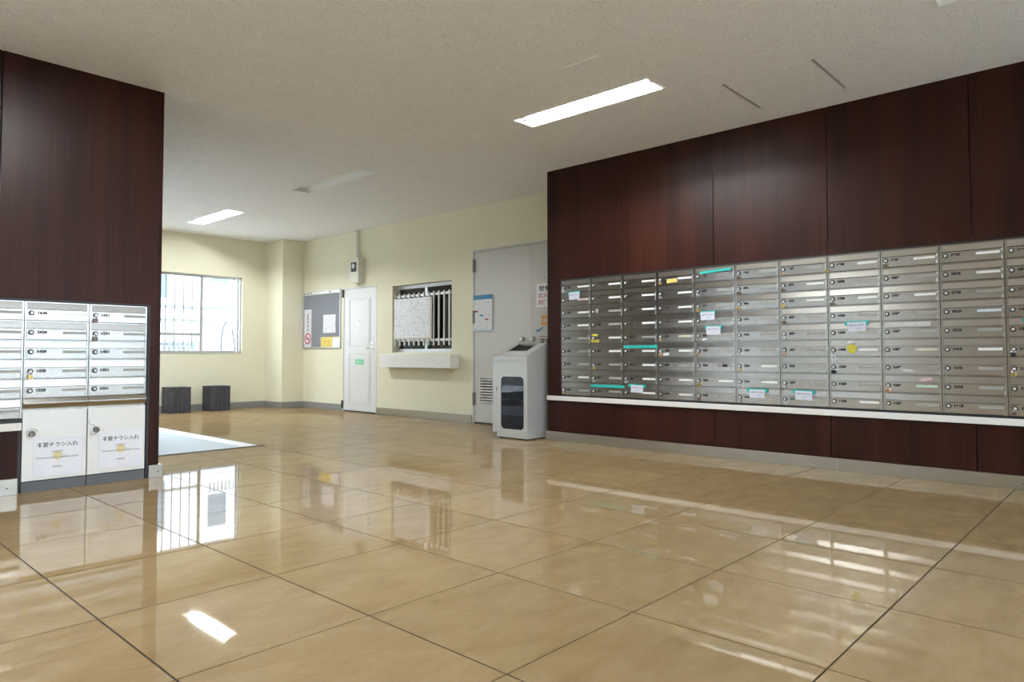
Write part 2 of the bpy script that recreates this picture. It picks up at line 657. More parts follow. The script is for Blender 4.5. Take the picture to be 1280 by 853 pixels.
def slab(x0, x1, y0, y1):
    """ceiling board, leaving out the outdoor corner beside the left wood wall"""
    if x0 < 1.5:
        cb.box(x0, min(x1, 1.5), y0, min(y1, 5.5), H, H + 0.2)
        if x1 > 1.5:
            cb.box(1.5, x1, y0, y1, H, H + 0.2)
    else:
        cb.box(x0, x1, y0, y1, H, H + 0.2)


xc = XB - 0.2
for lx in sorted(rows):
    slab(xc, lx - LHW, YF - 0.2, YB + 0.2)
    e = [YF - 0.2]
    for a, b in sorted(rows[lx]):
        e += [a, b]
    e.append(YB + 0.2)
    for k in range(0, len(e), 2):
        slab(lx - LHW, lx + LHW, e[k], e[k + 1])
    for a, b in rows[lx]:
        cb.box(lx - LHW, lx + LHW, a, b, H + 0.14, H + 0.2)
    xc = lx + LHW
slab(xc, 6.4, YF - 0.2, YB + 0.2)
ceiling = struct('ceiling', cb.mesh('ceiling', CEIL))

for lx, a, b, lit, lab in LIGHTS:
    t = thing('ceiling_light_offscreen' if lx < 2 else 'ceiling_light', lab, 'ceiling light', (lx, (a + b) / 2, H))
    hw, hl = LHW - 0.002, (b - a) / 2 - 0.002
    fr = MB()
    for s in (-1, 1):
        fr.box(s * (hw + 0.010), s * (hw - 0.006), -hl - 0.010, hl + 0.010, -0.004, 0.0)
        fr.box(-hw + 0.006, hw - 0.006, s * (hl + 0.010), s * (hl - 0.006), -0.004, 0.0)
    put('frame', fr.mesh('frame', TRAY), t)
    tr = MB()
    dz = 0.085
    # sloped reflector tray
    tr.add([(-hw, -hl, 0), (hw, -hl, 0), (hw, hl, 0), (-hw, hl, 0),
            (-0.055, -hl, dz), (0.055, -hl, dz), (0.055, hl, dz), (-0.055, hl, dz)],
           [(0, 1, 5, 4), (1, 2, 6, 5), (2, 3, 7, 6), (3, 0, 4, 7), (4, 5, 6, 7)])
    put('reflector', tr.mesh('reflector', TRAY), t)
    put('lamp_tube', MB().cyl((0, -hl + 0.04, 0.045), (0, hl - 0.04, 0.045), 0.016, n=14).mesh('lamp_tube', TUBE_ON if lit else TUBE_OFF, smooth=True), t)
    for s in (-1, 1):
        put('lamp_holder', MB().box(-0.022, 0.022, s * (hl - 0.002), s * (hl - 0.045), 0.018, 0.075).mesh('lamp_holder', WHITE), t)

# square access hatch in the ceiling
t = thing('access_hatch', 'square ceiling access hatch with thin aluminium edges above the mailboxes', 'access hatch', (4.39, 1.515, H))
put('hatch_panel', MB().box(0.012, 0.578, 0.012, 0.578, -0.002, 0.0).mesh('hatch_panel', CEIL), t)
for k, bxx in enumerate([(0.0, 0.6, 0.0, 0.008), (0.0, 0.6, 0.592, 0.60)]):
    put('edge_strip', MB().box(bxx[0], bxx[1], bxx[2], bxx[3], -0.006, 0).mesh('edge_strip', ALU), t)
# loose board edge of the ceiling
struct('trim_1', MB().box(3.440, 3.448, 2.47, 2.76, H - 0.006, H).mesh('trim_1', CEIL))

# ------------------------------------------------------------------ right wood wall
MBW, MBH = 0.3575, 0.1236
MZ0 = 0.4480
MZ1 = MZ0 + 9 * MBH
MY0 = 4.2605
NCOL = 12
MYE = MY0 - NCOL * MBW
RB = XW + 0.02
w = MB()
w.box(RB, XC + 0.4, YF, YE, MZ1 + 0.012, H)
w.box(RB, XC + 0.4, YF, YE, 0, MZ0 - 0.014)
w.box(RB, XC + 0.4, MY0 + 0.006, YE, MZ0 - 0.014, MZ1 + 0.012)
w.box(RB, XC + 0.4, YF, MYE - 0.006, MZ0 - 0.014, MZ1 + 0.012)
w.box(XW + 0.28, XC + 0.4, MYE - 0.006, MY0 + 0.006, MZ0 - 0.014, MZ1 + 0.012)
wall_right = struct('wall_right', w.mesh('wall_right', DARK))
joints = [YE, 3.553, 2.656, 1.753, 0.858, -0.04, -0.94, -1.84, -2.74, YF]
for a, b in zip(joints[:-1], joints[1:]):
    e0 = 0.0 if a == YE else 0.003
    put('wood_panel', MB().box(XW, RB, a - e0, b + 0.003, MZ1 + 0.012, H).mesh('wood_panel', WOOD, 0.0012), wall_right)
    put('wood_panel', MB().box(XW, RB, a - e0, b + 0.003, 0.085, 0.39).mesh('wood_panel', WOOD, 0.0012), wall_right)
put('wood_panel', MB().box(XW, RB, MY0 + 0.006, YE, 0.39, MZ1 + 0.0115).mesh('wood_panel', WOOD), wall_right)
put('wood_panel', MB().box(XW, RB, YF, MYE - 0.006, 0.39, MZ1 + 0.0115).mesh('wood_panel', WOOD), wall_right)
put('end_panel', MB().box(XW, XC - 0.001, YE, YE + 0.004, 0, H).mesh('end_panel', WOOD), wall_right)
# black surround of the mailbox recess
fr = MB()
fr.box(XW - 0.001, XW + 0.02, MYE - 0.006, MY0 + 0.006, MZ1 + 0.004, MZ1 + 0.0115)
fr.box(XW - 0.001, XW + 0.02, MYE - 0.006, MY0 + 0.006, MZ0 - 0.0135, MZ0 - 0.003)
struct('trim_2', fr.mesh('trim_2', DARK))
# white ledge below the boxes
o = put('ledge', MB().box(XW - 0.02, XW, YF, YE, 0.390, MZ0 - 0.0145).mesh('ledge', SHELF, 0.002))
tag(o, 'long white ledge running under the big bank of mailboxes', 'ledge')
bbm = MB()
joint_y = 1.70
base = struct('baseboard_right')
for a, b in ((YE + 0.018, joint_y + 0.001), (joint_y - 0.001, -0.6), (-0.602, YF)):
    put('steel_strip', MB().box(XW - 0.018, XW, a, b, 0, 0.0845).mesh('steel_strip', STEEL, 0.001), base)
for y in (3.9, 2.43, 1.78, 1.63, 0.62):
    put('screw', MB().cyl((XW - 0.018, y, 0.04), (XW - 0.0205, y, 0.04), 0.004, n=8).mesh('screw', CHROME), base)

# ------------------------------------------------------------------ left wood wall
LW, LH = 0.3508, 0.1190
LZ1 = 1.1640
LX_1, LX_2, LX_3 = 1.0900, 1.4408, 1.7916
LX_0 = LX_1 - LW
NLEFT = 2
LX_M1 = LX_1 - NLEFT * LW
LB = YL + 0.02
w = MB()
BK = 5.5
OPX0, OPX1 = -2.9, 0.38
w.box(OPX1, XE - 0.02, LB, BK, LZ1 + 0.012, H)
w.box(XB, OPX1, LB, BK, 2.35, H)
w.box(XB, OPX0, LB, BK, 0, 2.35)
w.box(LX_3 + 0.012, XE - 0.02, LB, BK, 0, LZ1 + 0.012)
w.box(LX_M1 - 0.01, LX_3 + 0.012, YL + 0.28, BK, 0, LZ1 + 0.012)
w.box(OPX1, LX_M1 - 0.01, LB, BK, 0, LZ1 + 0.012)
w.box(LX_M1 - 0.01, LX_1 - 0.006, LB, YL + 0.28, 0, 0.425)
wall_left = struct('wall_left', w.mesh('wall_left', DARK))
put('corner_panel', MB().box(XE - 0.02, XE, YL, BK, 0, H).mesh('corner_panel', WOOD, 0.001), wall_left)
put('wood_panel', MB().box(0.954, XE - 0.0202, YL, LB, LZ1 + 0.014, H).mesh('wood_panel', WOOD, 0.0012), wall_left)
put('wood_panel', MB().box(OPX1, 0.948, YL, LB, LZ1 + 0.014, H).mesh('wood_panel', WOOD, 0.0012), wall_left)
for a, b in ((-0.65, OPX1 - 0.004), (-1.75, -0.654), (XB, -1.754)):
    put('wood_panel', MB().box(a, b, YL, LB, 2.35, H).mesh('wood_panel', WOOD, 0.0012), wall_left)
put('wood_panel', MB().box(LX_3 + 0.022, XE - 0.0202, YL, LB, 0, LZ1 + 0.0135).mesh('wood_panel', WOOD), wall_left)
put('wood_panel', MB().box(LX_M1 - 0.01, LX_1 - 0.018, YL, LB, 0.09, 0.378).mesh('wood_panel', WOOD), wall_left)
put('wood_panel', MB().box(OPX1, LX_M1 - 0.01, YL, LB, 0.09, LZ1 + 0.0135).mesh('wood_panel', WOOD), wall_left)
fr = MB()
fr.box(LX_M1 - 0.008, LX_3 + 0.020, YL - 0.001, YL + 0.02, LZ1 + 0.003, LZ1 + 0.0135)
fr.box(LX_3 + 0.004, LX_3 + 0.021, YL - 0.001, YL + 0.02, 0, LZ1 + 0.003)
fr.box(LX_1 - 0.0175, LX_1 - 0.004, YL - 0.001, YL + 0.02, 0, 0.425)
fr.box(LX_M1 - 0.008, LX_1 - 0.004, YL - 0.001, YL + 0.02, 0.4255, 0.447)
struct('trim_3', fr.mesh('trim_3', DARK))
o = put('ledge', MB().box(LX_M1 - 0.01, LX_1 - 0.0035, YL - 0.02, YL, 0.380, 0.425).mesh('ledge', SHELF, 0.002))
tag(o, 'short white ledge under the boxes beside the flyer bins', 'ledge')
base = struct('baseboard_left')
put('steel_strip', MB().box(LX_3 + 0.022, XE + 0.022, YL - 0.014, YL, 0, 0.085).mesh('steel_strip', STEEL, 0.001), base)
put('steel_strip', MB().box(XE, XE + 0.022, YL, BK, 0, 0.085).mesh('steel_strip', STEEL, 0.001), base)
put('steel_strip', MB().box(OPX1, LX_1 - 0.018, YL - 0.014, YL, 0, 0.095).mesh('steel_strip', STEEL, 0.001), base)
for x in (1.872, 1.02):
    put('screw', MB().cyl((x, YL - 0.014, 0.042), (x, YL - 0.0165, 0.042), 0.005, n=8).mesh('screw', DARK), base)


# ------------------------------------------------------------------ mailboxes
def mailbox_kit(W, Hh):
    k = {}
    b = MB()
    b.box(0.0015, W - 0.0015, 0.020, 0.235, 0.001, Hh - 0.001)
    k['body'] = b.mesh('body', STEEL_M)
    s = MB()
    s.box(0.0025, 0.012, -0.003, 0.0198, 0.0018, Hh - 0.0018)
    s.box(W - 0.012, W - 0.0025, -0.003, 0.0198, 0.0018, Hh - 0.0018)
    s.box(0.012, W - 0.012, -0.0015, 0.0198, Hh - 0.006, Hh - 0.001)
    k['frame'] = s.mesh('frame', STEEL_M)
    z0, z1 = Hh * 0.618, Hh - 0.0075
    k['flap'] = MB().prism_x([(-0.0030, z0), (-0.0010, z0), (0.0030, z1), (0.0010, z1)], 0.013, W - 0.013).mesh('flap', STEEL_M)
    k['door'] = MB().box(0, W - 0.027, -0.0045, 0.0, 0.0045, Hh * 0.580).mesh('door', STEEL_M, 0.0015)
    zc = Hh * 0.395
    k['zc'] = zc
    k['dial_ring'] = MB().cyl((0.022, -0.0045, zc), (0.022, -0.012, zc), 0.0165, 0.0150, 20).mesh('dial_ring', BLACK, smooth=True)
    k['dial_knob'] = MB().cyl((0.022, -0.012, zc), (0.022, -0.020, zc), 0.0092, 0.0080, 16).mesh('dial_knob', PALE, 0.001, smooth=True)
    k['hinge_pin'] = MB().box(W - 0.034, W - 0.010, -0.0065, -0.0030, 0.0005, 0.0055).mesh('hinge_pin', HINGE)
    k['slot'] = MB().box(0.190, 0.322, -0.0058, -0.0045, zc - 0.0085, zc + 0.0105).mesh('name_slot', STEEL)
    k['cards'] = {c: MB().box(0.193, 0.320, -0.0068, -0.0058, zc - 0.0065, zc + 0.0085).mesh('name_card', CARD[c]) for c in CARD}
    return k


KIT_R = mailbox_kit(MBW, MBH)
KIT_L = mailbox_kit(LW, LH)


def mailbox(kit, loc, rz, number, card, label, group):
    t = thing('mailbox', label, 'mailbox', loc, rz, group)
    put('body', kit['body'], t)
    put('frame', kit['frame'], t)
    put('slot_cover', kit['flap'], t)
    d = put('door', kit['door'], t, (0.0135, 0, 0), math.radians(random.uniform(-0.25, 0.25)), 0, math.radians(random.uniform(-0.5, 0.5)))
    put('dial_ring', kit['dial_ring'], d)
    put('dial_knob', kit['dial_knob'], d)
    put('room_number', text_mesh(number, INK, 0.044 if len(number) == 3 else 0.050, 0.0195, 0.07), d, (0.080, -0.0052, kit['zc'] + 0.003))
    put('name_slot', kit['slot'], d)
    if card:
        put('name_card', kit['cards'][card], d)
    put('hinge_pin', kit['hinge_pin'], t)
    return t


CARDS_R = {1: 'wpwwg-gwg', 2: 'wwgggwggb', 3: 'wwwwgwwww', 4: 'wwwwbwgww', 5: '-gg-gg-wg', 6: 'ggggggww-',
           7: 'gwwggggg-', 8: 'wgwg-wg-w', 9: 'wgwggb-ng', 10: 'wwglgwggg', 11: 'wwgwwgwgw', 12: 'wwgwgwwgw'}
CARDS_R[2] = 'wwggwwggg'
for c in range(1, NCOL + 1):
    for r in range(1, 10):
        cd = CARDS_R[c][r - 1]
        num = ('%d%02d' % (10 - r, c)) if c <= 7 else ('1%d%02d' % (10 - r, c))
        mailbox(KIT_R, (XW, MY0 - (c - 1) * MBW, MZ0 + (9 - r) * MBH), RZ_R, num, None if cd == '-' else cd,
                'stainless steel mailbox, %s from the top in the %s column from the waste bin' % (ORD[r], ORD[c]),
                'mailboxes in the long bank on the wood wall')
LCOLS = [(LX_1, 5, 'over the flyer bin beside the white ledge'),
         (LX_2, 5, 'over the flyer bin beside the wood corner')]
for q in range(1, NLEFT + 1):
    LCOLS.append((LX_1 - q * LW, 6, 'above the short ledge, %s column from the bins' % ORD[q]))
for c, (x, n, where) in enumerate(LCOLS):
    for r in range(1, n + 1):
        cd = '-' if (c, r) == (0, 1) else 'g'
        mailbox(KIT_L, (x, YL, LZ1 - r * LH), 0, '1%d%02d' % (7 - r, 20 + c), None if cd == '-' else cd,
                'steel mailbox, %s from top %s' % (ORD[r], where), 'mailboxes on the short wood wall')


# ------------------------------------------------------------------ padlocks and slips on the mailboxes
def arc(cx, cy, cz, r, n=9, h=0.0):
    pts = [(cx - r, cy, cz - h)] if h else []
    pts += [(cx - r * math.cos(math.pi * i / (n - 1)), cy, cz + r * math.sin(math.pi * i / (n - 1))) for i in range(n)]
    if h:
        pts.append((cx + r, cy, cz - h))
    return pts


def padlock_kit(mat, s):
    return (MB().box(-0.0125 * s, 0.0125 * s, -0.0055, 0.0055, -0.027 * s, 0.0).mesh('lock_body', mat, 0.002),
            MB().tube(arc(0, 0, 0.008 * s, 0.0085 * s, 9, 0.009 * s), 0.0024 * s, 6).mesh('shackle', CHROME, smooth=True),
            MB().cyl((0, -0.0056, -0.017 * s), (0, -0.0065, -0.017 * s), 0.003 * s, n=8).mesh('keyhole', DARK))


PK = {}


def padlock(kind, loc, rz, label):
    mats = {'brass': BRASS, 'bronze': BRONZE, 'silver': SILVER, 'copper': COPPER, 'black': BLACK}
    base = kind.split()[-1]
    s = 0.72 if 'small' in kind else 1.0
    key = (base, s)
    if key not in PK:
        PK[key] = padlock_kit(mats[base], s)
    t = thing('padlock', label, 'padlock', loc, rz, 'padlocks on the mailboxes')
    tilt = random.uniform(-0.12, 0.12)
    for nm, me in zip(('lock_body', 'shackle', 'keyhole'), PK[key]):
        put(nm, me, t, ry=tilt)
    return t


def dial_r(c, r, du=0.0, dz=0.0, off=0.016):
    """point in front of the dial of a box in the long bank"""
    return (XW - off, MY0 - (c - 1) * MBW - 0.0355 - du, MZ0 + (9 - r) * MBH + KIT_R['zc'] + dz)


PADS = {(1, 1): 'silver', (1, 9): 'small brass', (2, 7): 'brass', (2, 8): 'small silver', (3, 8): 'small silver',
        (4, 1): 'small brass', (4, 2): 'small silver', (4, 5): 'small brass', (4, 6): 'copper',
        (5, 2): 'small silver', (5, 3): 'brass', (5, 6): 'small brass', (5, 8): 'brass', (5, 9): 'small bronze',
        (6, 1): 'bronze', (6, 2): 'bronze', (6, 3): 'brass', (6, 4): 'small silver', (6, 5): 'small silver', (6, 6): 'small silver',
        (6, 7): 'small brass', (6, 8): 'small silver', (6, 9): 'small silver',
        (7, 1): 'small copper', (7, 2): 'bronze', (7, 3): 'brass', (7, 4): 'bronze', (7, 5): 'small silver', (7, 6): 'small copper',
        (7, 7): 'small silver', (7, 8): 'small silver', (7, 9): 'small silver',
        (8, 3): 'bronze', (8, 4): 'small silver', (8, 7): 'black', (9, 1): 'bronze', (9, 8): 'copper',
        (11, 6): 'black', (11, 7): 'brass', (11, 9): 'small bronze'}
for (c, r), kind in PADS.items():
    s = 0.72 if 'small' in kind else 1.0
    padlock(kind, dial_r(c, r, -0.002, -0.017 - 0.004 * s, 0.0105 + 0.0065), RZ_R,
            '%s padlock on the %s mailbox down, %s column from the waste bin' % (kind, ORD[r], ORD[c]))
for x, r, kind, where in ((LX_1, 4, 'brass', 'over the flyer bin beside the white ledge'),
                          (LX_2, 1, 'bronze', 'over the flyer bin beside the wood corner'),
                          (LX_2, 2, 'bronze', 'over the flyer bin beside the wood corner')):
    padlock(kind, (x + 0.0340, YL - 0.017, LZ1 - r * LH + KIT_L['zc'] - 0.021), 0,
            '%s padlock on the %s mailbox down %s' % (kind, ORD[r], where))
# small brass latch between the seventh and eighth columns
t = thing('brass_latch', 'small brass latch wedged between two mailbox columns in the top row', 'latch', dial_r(8, 1, -0.040, -0.038, 0.004), RZ_R)
put('latch_body', MB().box(-0.012, 0.012, -0.008, 0.0, -0.008, 0.008).mesh('latch_body', BRASS, 0.002), t, ry=0.6)
put('latch_pin', MB().cyl((-0.008, -0.010, 0.004), (-0.008, -0.004, 0.004), 0.004, n=8).mesh('latch_pin', COPPER), t)

# wire loops hanging on one dial (eighth column)
t = thing('combination_lock', 'silver wire combination lock looped on the sixth mailbox, eighth column', 'padlock', dial_r(8, 6, 0, -0.02, 0.014), RZ_R)
pts = [(0.014 * math.sin(2 * math.pi * i / 18), -0.004 - 0.002 * math.cos(i), -0.020 + 0.032 * math.cos(2 * math.pi * i / 18)) for i in range(19)]
put('cable', MB().tube(pts, 0.0022, 6).mesh('cable', SILVER, smooth=True), t)
pts = [(0.011 * math.sin(2 * math.pi * i / 18) + 0.004, -0.008, -0.048 + 0.024 * math.cos(2 * math.pi * i / 18)) for i in range(19)]
put('cable', MB().tube(pts, 0.0020, 6).mesh('cable', SILVER, smooth=True), t)
put('dial_block', MB().cyl((-0.012, -0.008, -0.020), (0.014, -0.008, -0.020), 0.006, n=12).mesh('dial_block', SILVER, smooth=True), t)

slip_tape = MB().box(-0.072, 0.072, -0.0010, 0.0, -0.014, 0.014).mesh('tape', TEAL)
slip_paper = MB().box(-0.062, 0.062, -0.0015, -0.0006, -0.060, 0.006).mesh('paper', NOTE)


def slip(c, r, u, z, tilt, wide=1.0):
    """notice slip stuck on with teal tape; u metres from the left edge of the box, z from its bottom"""
    t = thing('notice_slip', 'teal-taped notice slip on the %s mailbox down, %s column from the waste bin' % (ORD[r], ORD[c]),
              'notice', (XW - 0.0085, MY0 - (c - 1) * MBW - u, MZ0 + (9 - r) * MBH + z), RZ_R, 'notice slips on the mailboxes')
    a = put('tape', slip_tape, t, ry=tilt)
    a.scale = (wide, 1, 1)
    b = put('paper', slip_paper, t, ry=tilt)
    b.location = (0, 0, 0)
    put('lettering', text_mesh('お知らせください', NOTE_INK, 0.105, 0.012, 0.02), b, (0, -0.0018, -0.016))
    put('lettering', text_mesh('管理事務所', INK_F, 0.035, 0.006), b, (0.008, -0.0018, -0.040))


slip(1, 2, 0.165, 0.115, -0.04)
slip(3, 9, 0.150, 0.110, 0.03, 1.25)
slip(5, 4, 0.120, 0.115, -0.02, 0.95)
slip(5, 5, 0.170, 0.118, 0.0, 1.05)
slip(6, 9, 0.175, 0.108, 0.0, 1.15)
slip(7, 9, 0.175, 0.108, 0.03, 1.1)
slip(8, 5, 0.195, 0.118, -0.03, 1.1)


def tape(c, r, u0, u1, z, hgt, label, tilt=0.0):
    wd = u1 - u0
    o = put('tape_strip', MB().box(-wd / 2, wd / 2, -0.001, 0, -hgt / 2, hgt / 2).mesh('tape_strip', TEAL), None,
            (XW - 0.0085, MY0 - (c - 1) * MBW - (u0 + u1) / 2, MZ0 + (9 - r) * MBH + z), RZ_R, tilt)
    tag(o, label, 'tape', 'teal tape strips on the mailboxes')


tape(2, 9, 0.0, 0.375, 0.098, 0.026, 'teal tape strip across the bottom mailbox in the second column')
tape(3, 6, 0.010, 0.357, 0.088, 0.026, 'teal tape strip across the sixth mailbox in the third column')
tape(5, 1, 0.055, 0.330, 0.086, 0.020, 'teal tape strip across the top mailbox in the fifth column', -0.05)
tape(11, 5, 0.085, 0.250, 0.105, 0.026, 'teal tape strip on the fifth mailbox in the eleventh column')

# other stickers
def sticker(name, label, c, r, u, z, wd, hg, mat, tilt=0.0, cat='sticker'):
    o = put(name, MB().box(-wd / 2, wd / 2, -0.0008, 0, -hg / 2, hg / 2).mesh(name, mat), None,
            (XW - 0.0082, MY0 - (c - 1) * MBW - u, MZ0 + (9 - r) * MBH + z), RZ_R, tilt)
    tag(o, label, cat)
    return o


t = thing('yellow_label', 'yellow and black tape label around a dial in the second mailbox column', 'sticker',
          (XW - 0.0082, MY0 - MBW - 0.05, MZ0 + 4 * MBH + 0.05), RZ_R)
put('tape_piece', MB().box(-0.036, 0.032, -0.001, 0, 0.018, 0.036).mesh('tape_piece', YTAPE), t)
put('tape_piece', MB().box(-0.042, 0.046, -0.001, 0, -0.042, -0.014).mesh('tape_piece', YTAPE), t, ry=0.03)
put('lettering', text_mesh('注意', INK, 0.04), t, (0.0, -0.0016, -0.028))
sticker('yellow_label', 'plain yellow paper label on the top mailbox in the fourth column', 4, 1, 0.150, 0.034, 0.10, 0.034, CARD['y'], -0.05)
sticker('grey_tag', 'small grey tag beside a dial in the second mailbox column', 2, 3, 0.075, 0.055, 0.035, 0.036, CARD['g'])
sticker('white_tag', 'small white tag below a number in the fourth mailbox column', 4, 6, 0.088, 0.021, 0.056, 0.024, PAPER, -0.06)
sticker('white_tag', 'small white tag below a number in the fifth mailbox column', 5, 5, 0.088, 0.020, 0.034, 0.014, PAPER, -0.1)
sticker('black_tag', 'tiny black tag over a name slot in the fifth mailbox column', 5, 7, 0.268, 0.051, 0.042, 0.022, BLACK)
sticker('printed_slip', 'white printed slip on the fifth flap in the ninth mailbox column', 9, 5, 0.170, 0.098, 0.27, 0.030, SCR_S, 0.0)
sticker('torn_slip', 'torn white slip below a number in the ninth mailbox column', 9, 7, 0.160, 0.030, 0.070, 0.016, SCR_S, 0.03)
sticker('pink_slip', 'faded pink slip on the eighth flap in the ninth mailbox column', 9, 8, 0.265, 0.096, 0.075, 0.020, CARD['p'], -0.15)
# yellow hand-shaped sticker on the eighth column
t = thing('hand_sticker', 'yellow hand-shaped sticker with a pale cloud on the sixth mailbox, eighth column', 'sticker',
          (XW - 0.0082, MY0 - 7 * MBW - 0.160, MZ0 + 3 * MBH + 0.050), RZ_R)
hb = MB()
hb.cyl((0, 0, 0), (0, -0.0008, 0), 0.026, n=18)
for k in range(5):
    a = math.radians(150 - 30 * k)
    hb.cyl((0.030 * math.cos(a), 0, 0.030 * math.sin(a) + 0.002), (0.030 * math.cos(a), -0.0009, 0.030 * math.sin(a) + 0.002), 0.0085, n=10)
put('hand', hb.mesh('hand', YTAPE), t)
cbm = MB()
for k in range(6):
    cbm.cyl((-0.022 + 0.009 * k, 0, 0.052 + 0.007 * (k % 2)), (-0.022 + 0.009 * k, -0.0008, 0.052 + 0.007 * (k % 2)), 0.0075, n=10)
put('cloud', cbm.mesh('cloud', PAPER), t)

# ------------------------------------------------------------------ flyer bins
for k, (x, lab) in enumerate(((LX_1, 'white steel flyer bin with a paper notice, beside the short white ledge'),
                              (LX_2, 'white steel flyer bin with a paper notice, beside the wood corner'))):
    t = thing('flyer_bin', lab, 'flyer bin', (x, YL, 0), 0, 'flyer bins under the mailboxes')
    W = LW
    put('body', MB().box(0.0015, W - 0.0015, 0.010, 0.24, 0.066, 0.5675).mesh('body', STEEL_M), t)
    put('plinth', MB().box(0.0015, W - 0.0015, 0.002, 0.24, 0.0, 0.0635).mesh('plinth', GREY_P, 0.001), t)
    # chute lip over the door
    put('chute_lip', MB().prism_x([(-0.004, 0.5675), (-0.018, 0.545), (-0.018, 0.538), (0.006, 0.503), (0.0095, 0.503), (0.0095, 0.5675)],
                                 0.0015, W - 0.0015).mesh('chute_lip', STEEL_M), t)
    d = put('door', MB().box(0.0030, W - 0.0030, -0.004, 0.009, 0.068, 0.492).mesh('door', flat('bin_door_white_%d' % k if False else 'pale_steel', (0.80, 0.79, 0.76), 0.35, 0.25, noise=0.03, nscale=3) if 'pale_steel' not in MATS else MATS['pale_steel'], 0.002), t)
    dx, dz = 0.052, 0.354
    put('dial_ring', MB().cyl((dx, -0.004, dz), (dx, -0.020, dz), 0.019, 0.017, 24).mesh('dial_ring', BLACK, smooth=True), d)
    sp = MB()
    for q in range(4):
        a = math.pi * q / 4
        c_, s_ = math.cos(a), math.sin(a)
        sp.cyl((dx - 0.013 * c_, -0.0215, dz - 0.013 * s_), (dx + 0.013 * c_, -0.0215, dz + 0.013 * s_), 0.0015, n=6)
    sp.ring_y(dx, dz, 0.0125, 0.0155, -0.023, -0.020, 20)
    put('dial_spokes', sp.mesh('dial_spokes', CHROME), d)
    if k == 0:
        pts = [(dx + 0.030 * math.cos(a), -0.012, dz + 0.004 + 0.026 * math.sin(a)) for a in [math.radians(q) for q in range(20, 260, 20)]]
    else:
        pts = [(dx - 0.040, -0.006, dz + 0.062), (dx - 0.044, -0.008, dz + 0.040), (dx - 0.015, -0.010, dz + 0.030), (dx - 0.006, -0.014, dz + 0.014)]
        pts2 = [(dx - 0.030, -0.012, dz - 0.004), (dx - 0.030, -0.012, dz - 0.038), (dx - 0.012, -0.014, dz - 0.030), (dx + 0.010, -0.014, dz - 0.014)]
        put('wire', MB().tube(pts2, 0.0018, 6).mesh('wire', HINGE, smooth=True), d)
    put('wire', MB().tube(pts, 0.0014, 6).mesh('wire', HINGE, smooth=True), d)
    # paper notice
    nx, nz = (0.190, 0.212) if k == 0 else (0.200, 0.219)
    n = thing('bin_notice', 'white paper notice on the flyer bin beside the %s' % ('white ledge' if k == 0 else 'wood corner'),
              'notice', (x + nx, YL - 0.0055, nz), 0, 'notices on the flyer bins')
    p = put('paper', MB().box(-0.132, 0.132, -0.0012, 0, -0.122, 0.118).mesh('paper', PAPER_V), n, ry=0.012)
    put('lettering', text_mesh('不要チラシ入れ', INK, 0.222, 0.030, 0.012), p, (-0.002, -0.0015, 0.068))
    put('lettering', text_mesh('Unnecessary leaflets box', INK_F, 0.232, 0.016, 0.006), p, (0.0, -0.0015, -0.012))
    put('arrow_line', MB().box(-0.036, 0.030, -0.0016, -0.0012, 0.026, 0.0285).mesh('arrow_line', INK_F), p)
    put('arrow_line', MB().box(-0.028, 0.018, -0.0016, -0.0012, 0.018, 0.020).mesh('arrow_line', INK_F), p)
    put('yellow_spot', MB().cyl((0.0, -0.0012, 0.0), (0.0, -0.0014, 0.0), 0.028, n=20).mesh('yellow_spot', flat('stain_yellow', (0.74, 0.66, 0.40), 0.6) if 'stain_yellow' not in MATS else MATS['stain_yellow']), p)
    put('lettering', text_mesh('管理組合', INK, 0.052, 0.010), p, (0.0, -0.0015, -0.068))

# ------------------------------------------------------------------ cream wall with door, office window and double door
D1 = (8.131, 8.968, 1.836)     # white door: y0, y1, top
W2 = (6.557, 7.777, 0.872, 1.792)
D2 = (4.470, 6.165, 2.126)
T = 0.16
w = MB()
w.box(XC, XC + T, D1[1], YB, 0, H)
w.box(XC, XC + T, D1[0], D1[1], D1[2], H)
w.box(XC, XC + T, W2[1], D1[0], 0, H)
w.box(XC, XC + T, W2[0], W2[1], 0, W2[2])
w.box(XC, XC + T, W2[0], W2[1], W2[3], H)
w.box(XC, XC + T, D2[1], W2[0], 0, H)
w.box(XC, XC + T, YE + 0.004, D2[1], D2[2], H)
w.box(XC, XC + T, YE + 0.004, D2[0], 0, D2[2])
struct('wall_right_far', w.mesh('wall_right_far', CREAM))
struct('wall_pillar', MB().box(5.586, XC, 10.094, YB, 0, H).mesh('wall_pillar', CREAM))
# backing behind the doors
struct('wall_behind', MB().box(XC + T + 0.001, XC + T + 0.02, YE + 0.004, 6.30, 0, H).box(XC + T + 0.001, XC + T + 0.02, 8.0, 9.1, 0, H).mesh('wall_behind', OFFICE))

base = struct('baseboard_far')
BH, BD = 0.098, 0.012
for nm, b in (('a', (XC - BD, XC, D2[1] + 0.02, D1[0] - 0.004)), ('b', (XC - BD, XC, D1[1] + 0.03, 10.094)),
              ('c', (5.586 - BD, XC - BD - 0.0005, 10.094 - BD, 10.0935)), ('d', (5.586 - BD, 5.5855, 10.094, YB - BD)),
              ('e', (1.72, 5.586 - BD, YB - BD, YB))):
    put('steel_strip', MB().box(*b, 0, BH).mesh('steel_strip', STEEL if nm in 'a' else flat('grey_vinyl', (0.30, 0.30, 0.29), 0.4, 0.3) if 'grey_vinyl' not in MATS else MATS['grey_vinyl'], 0.001), base)

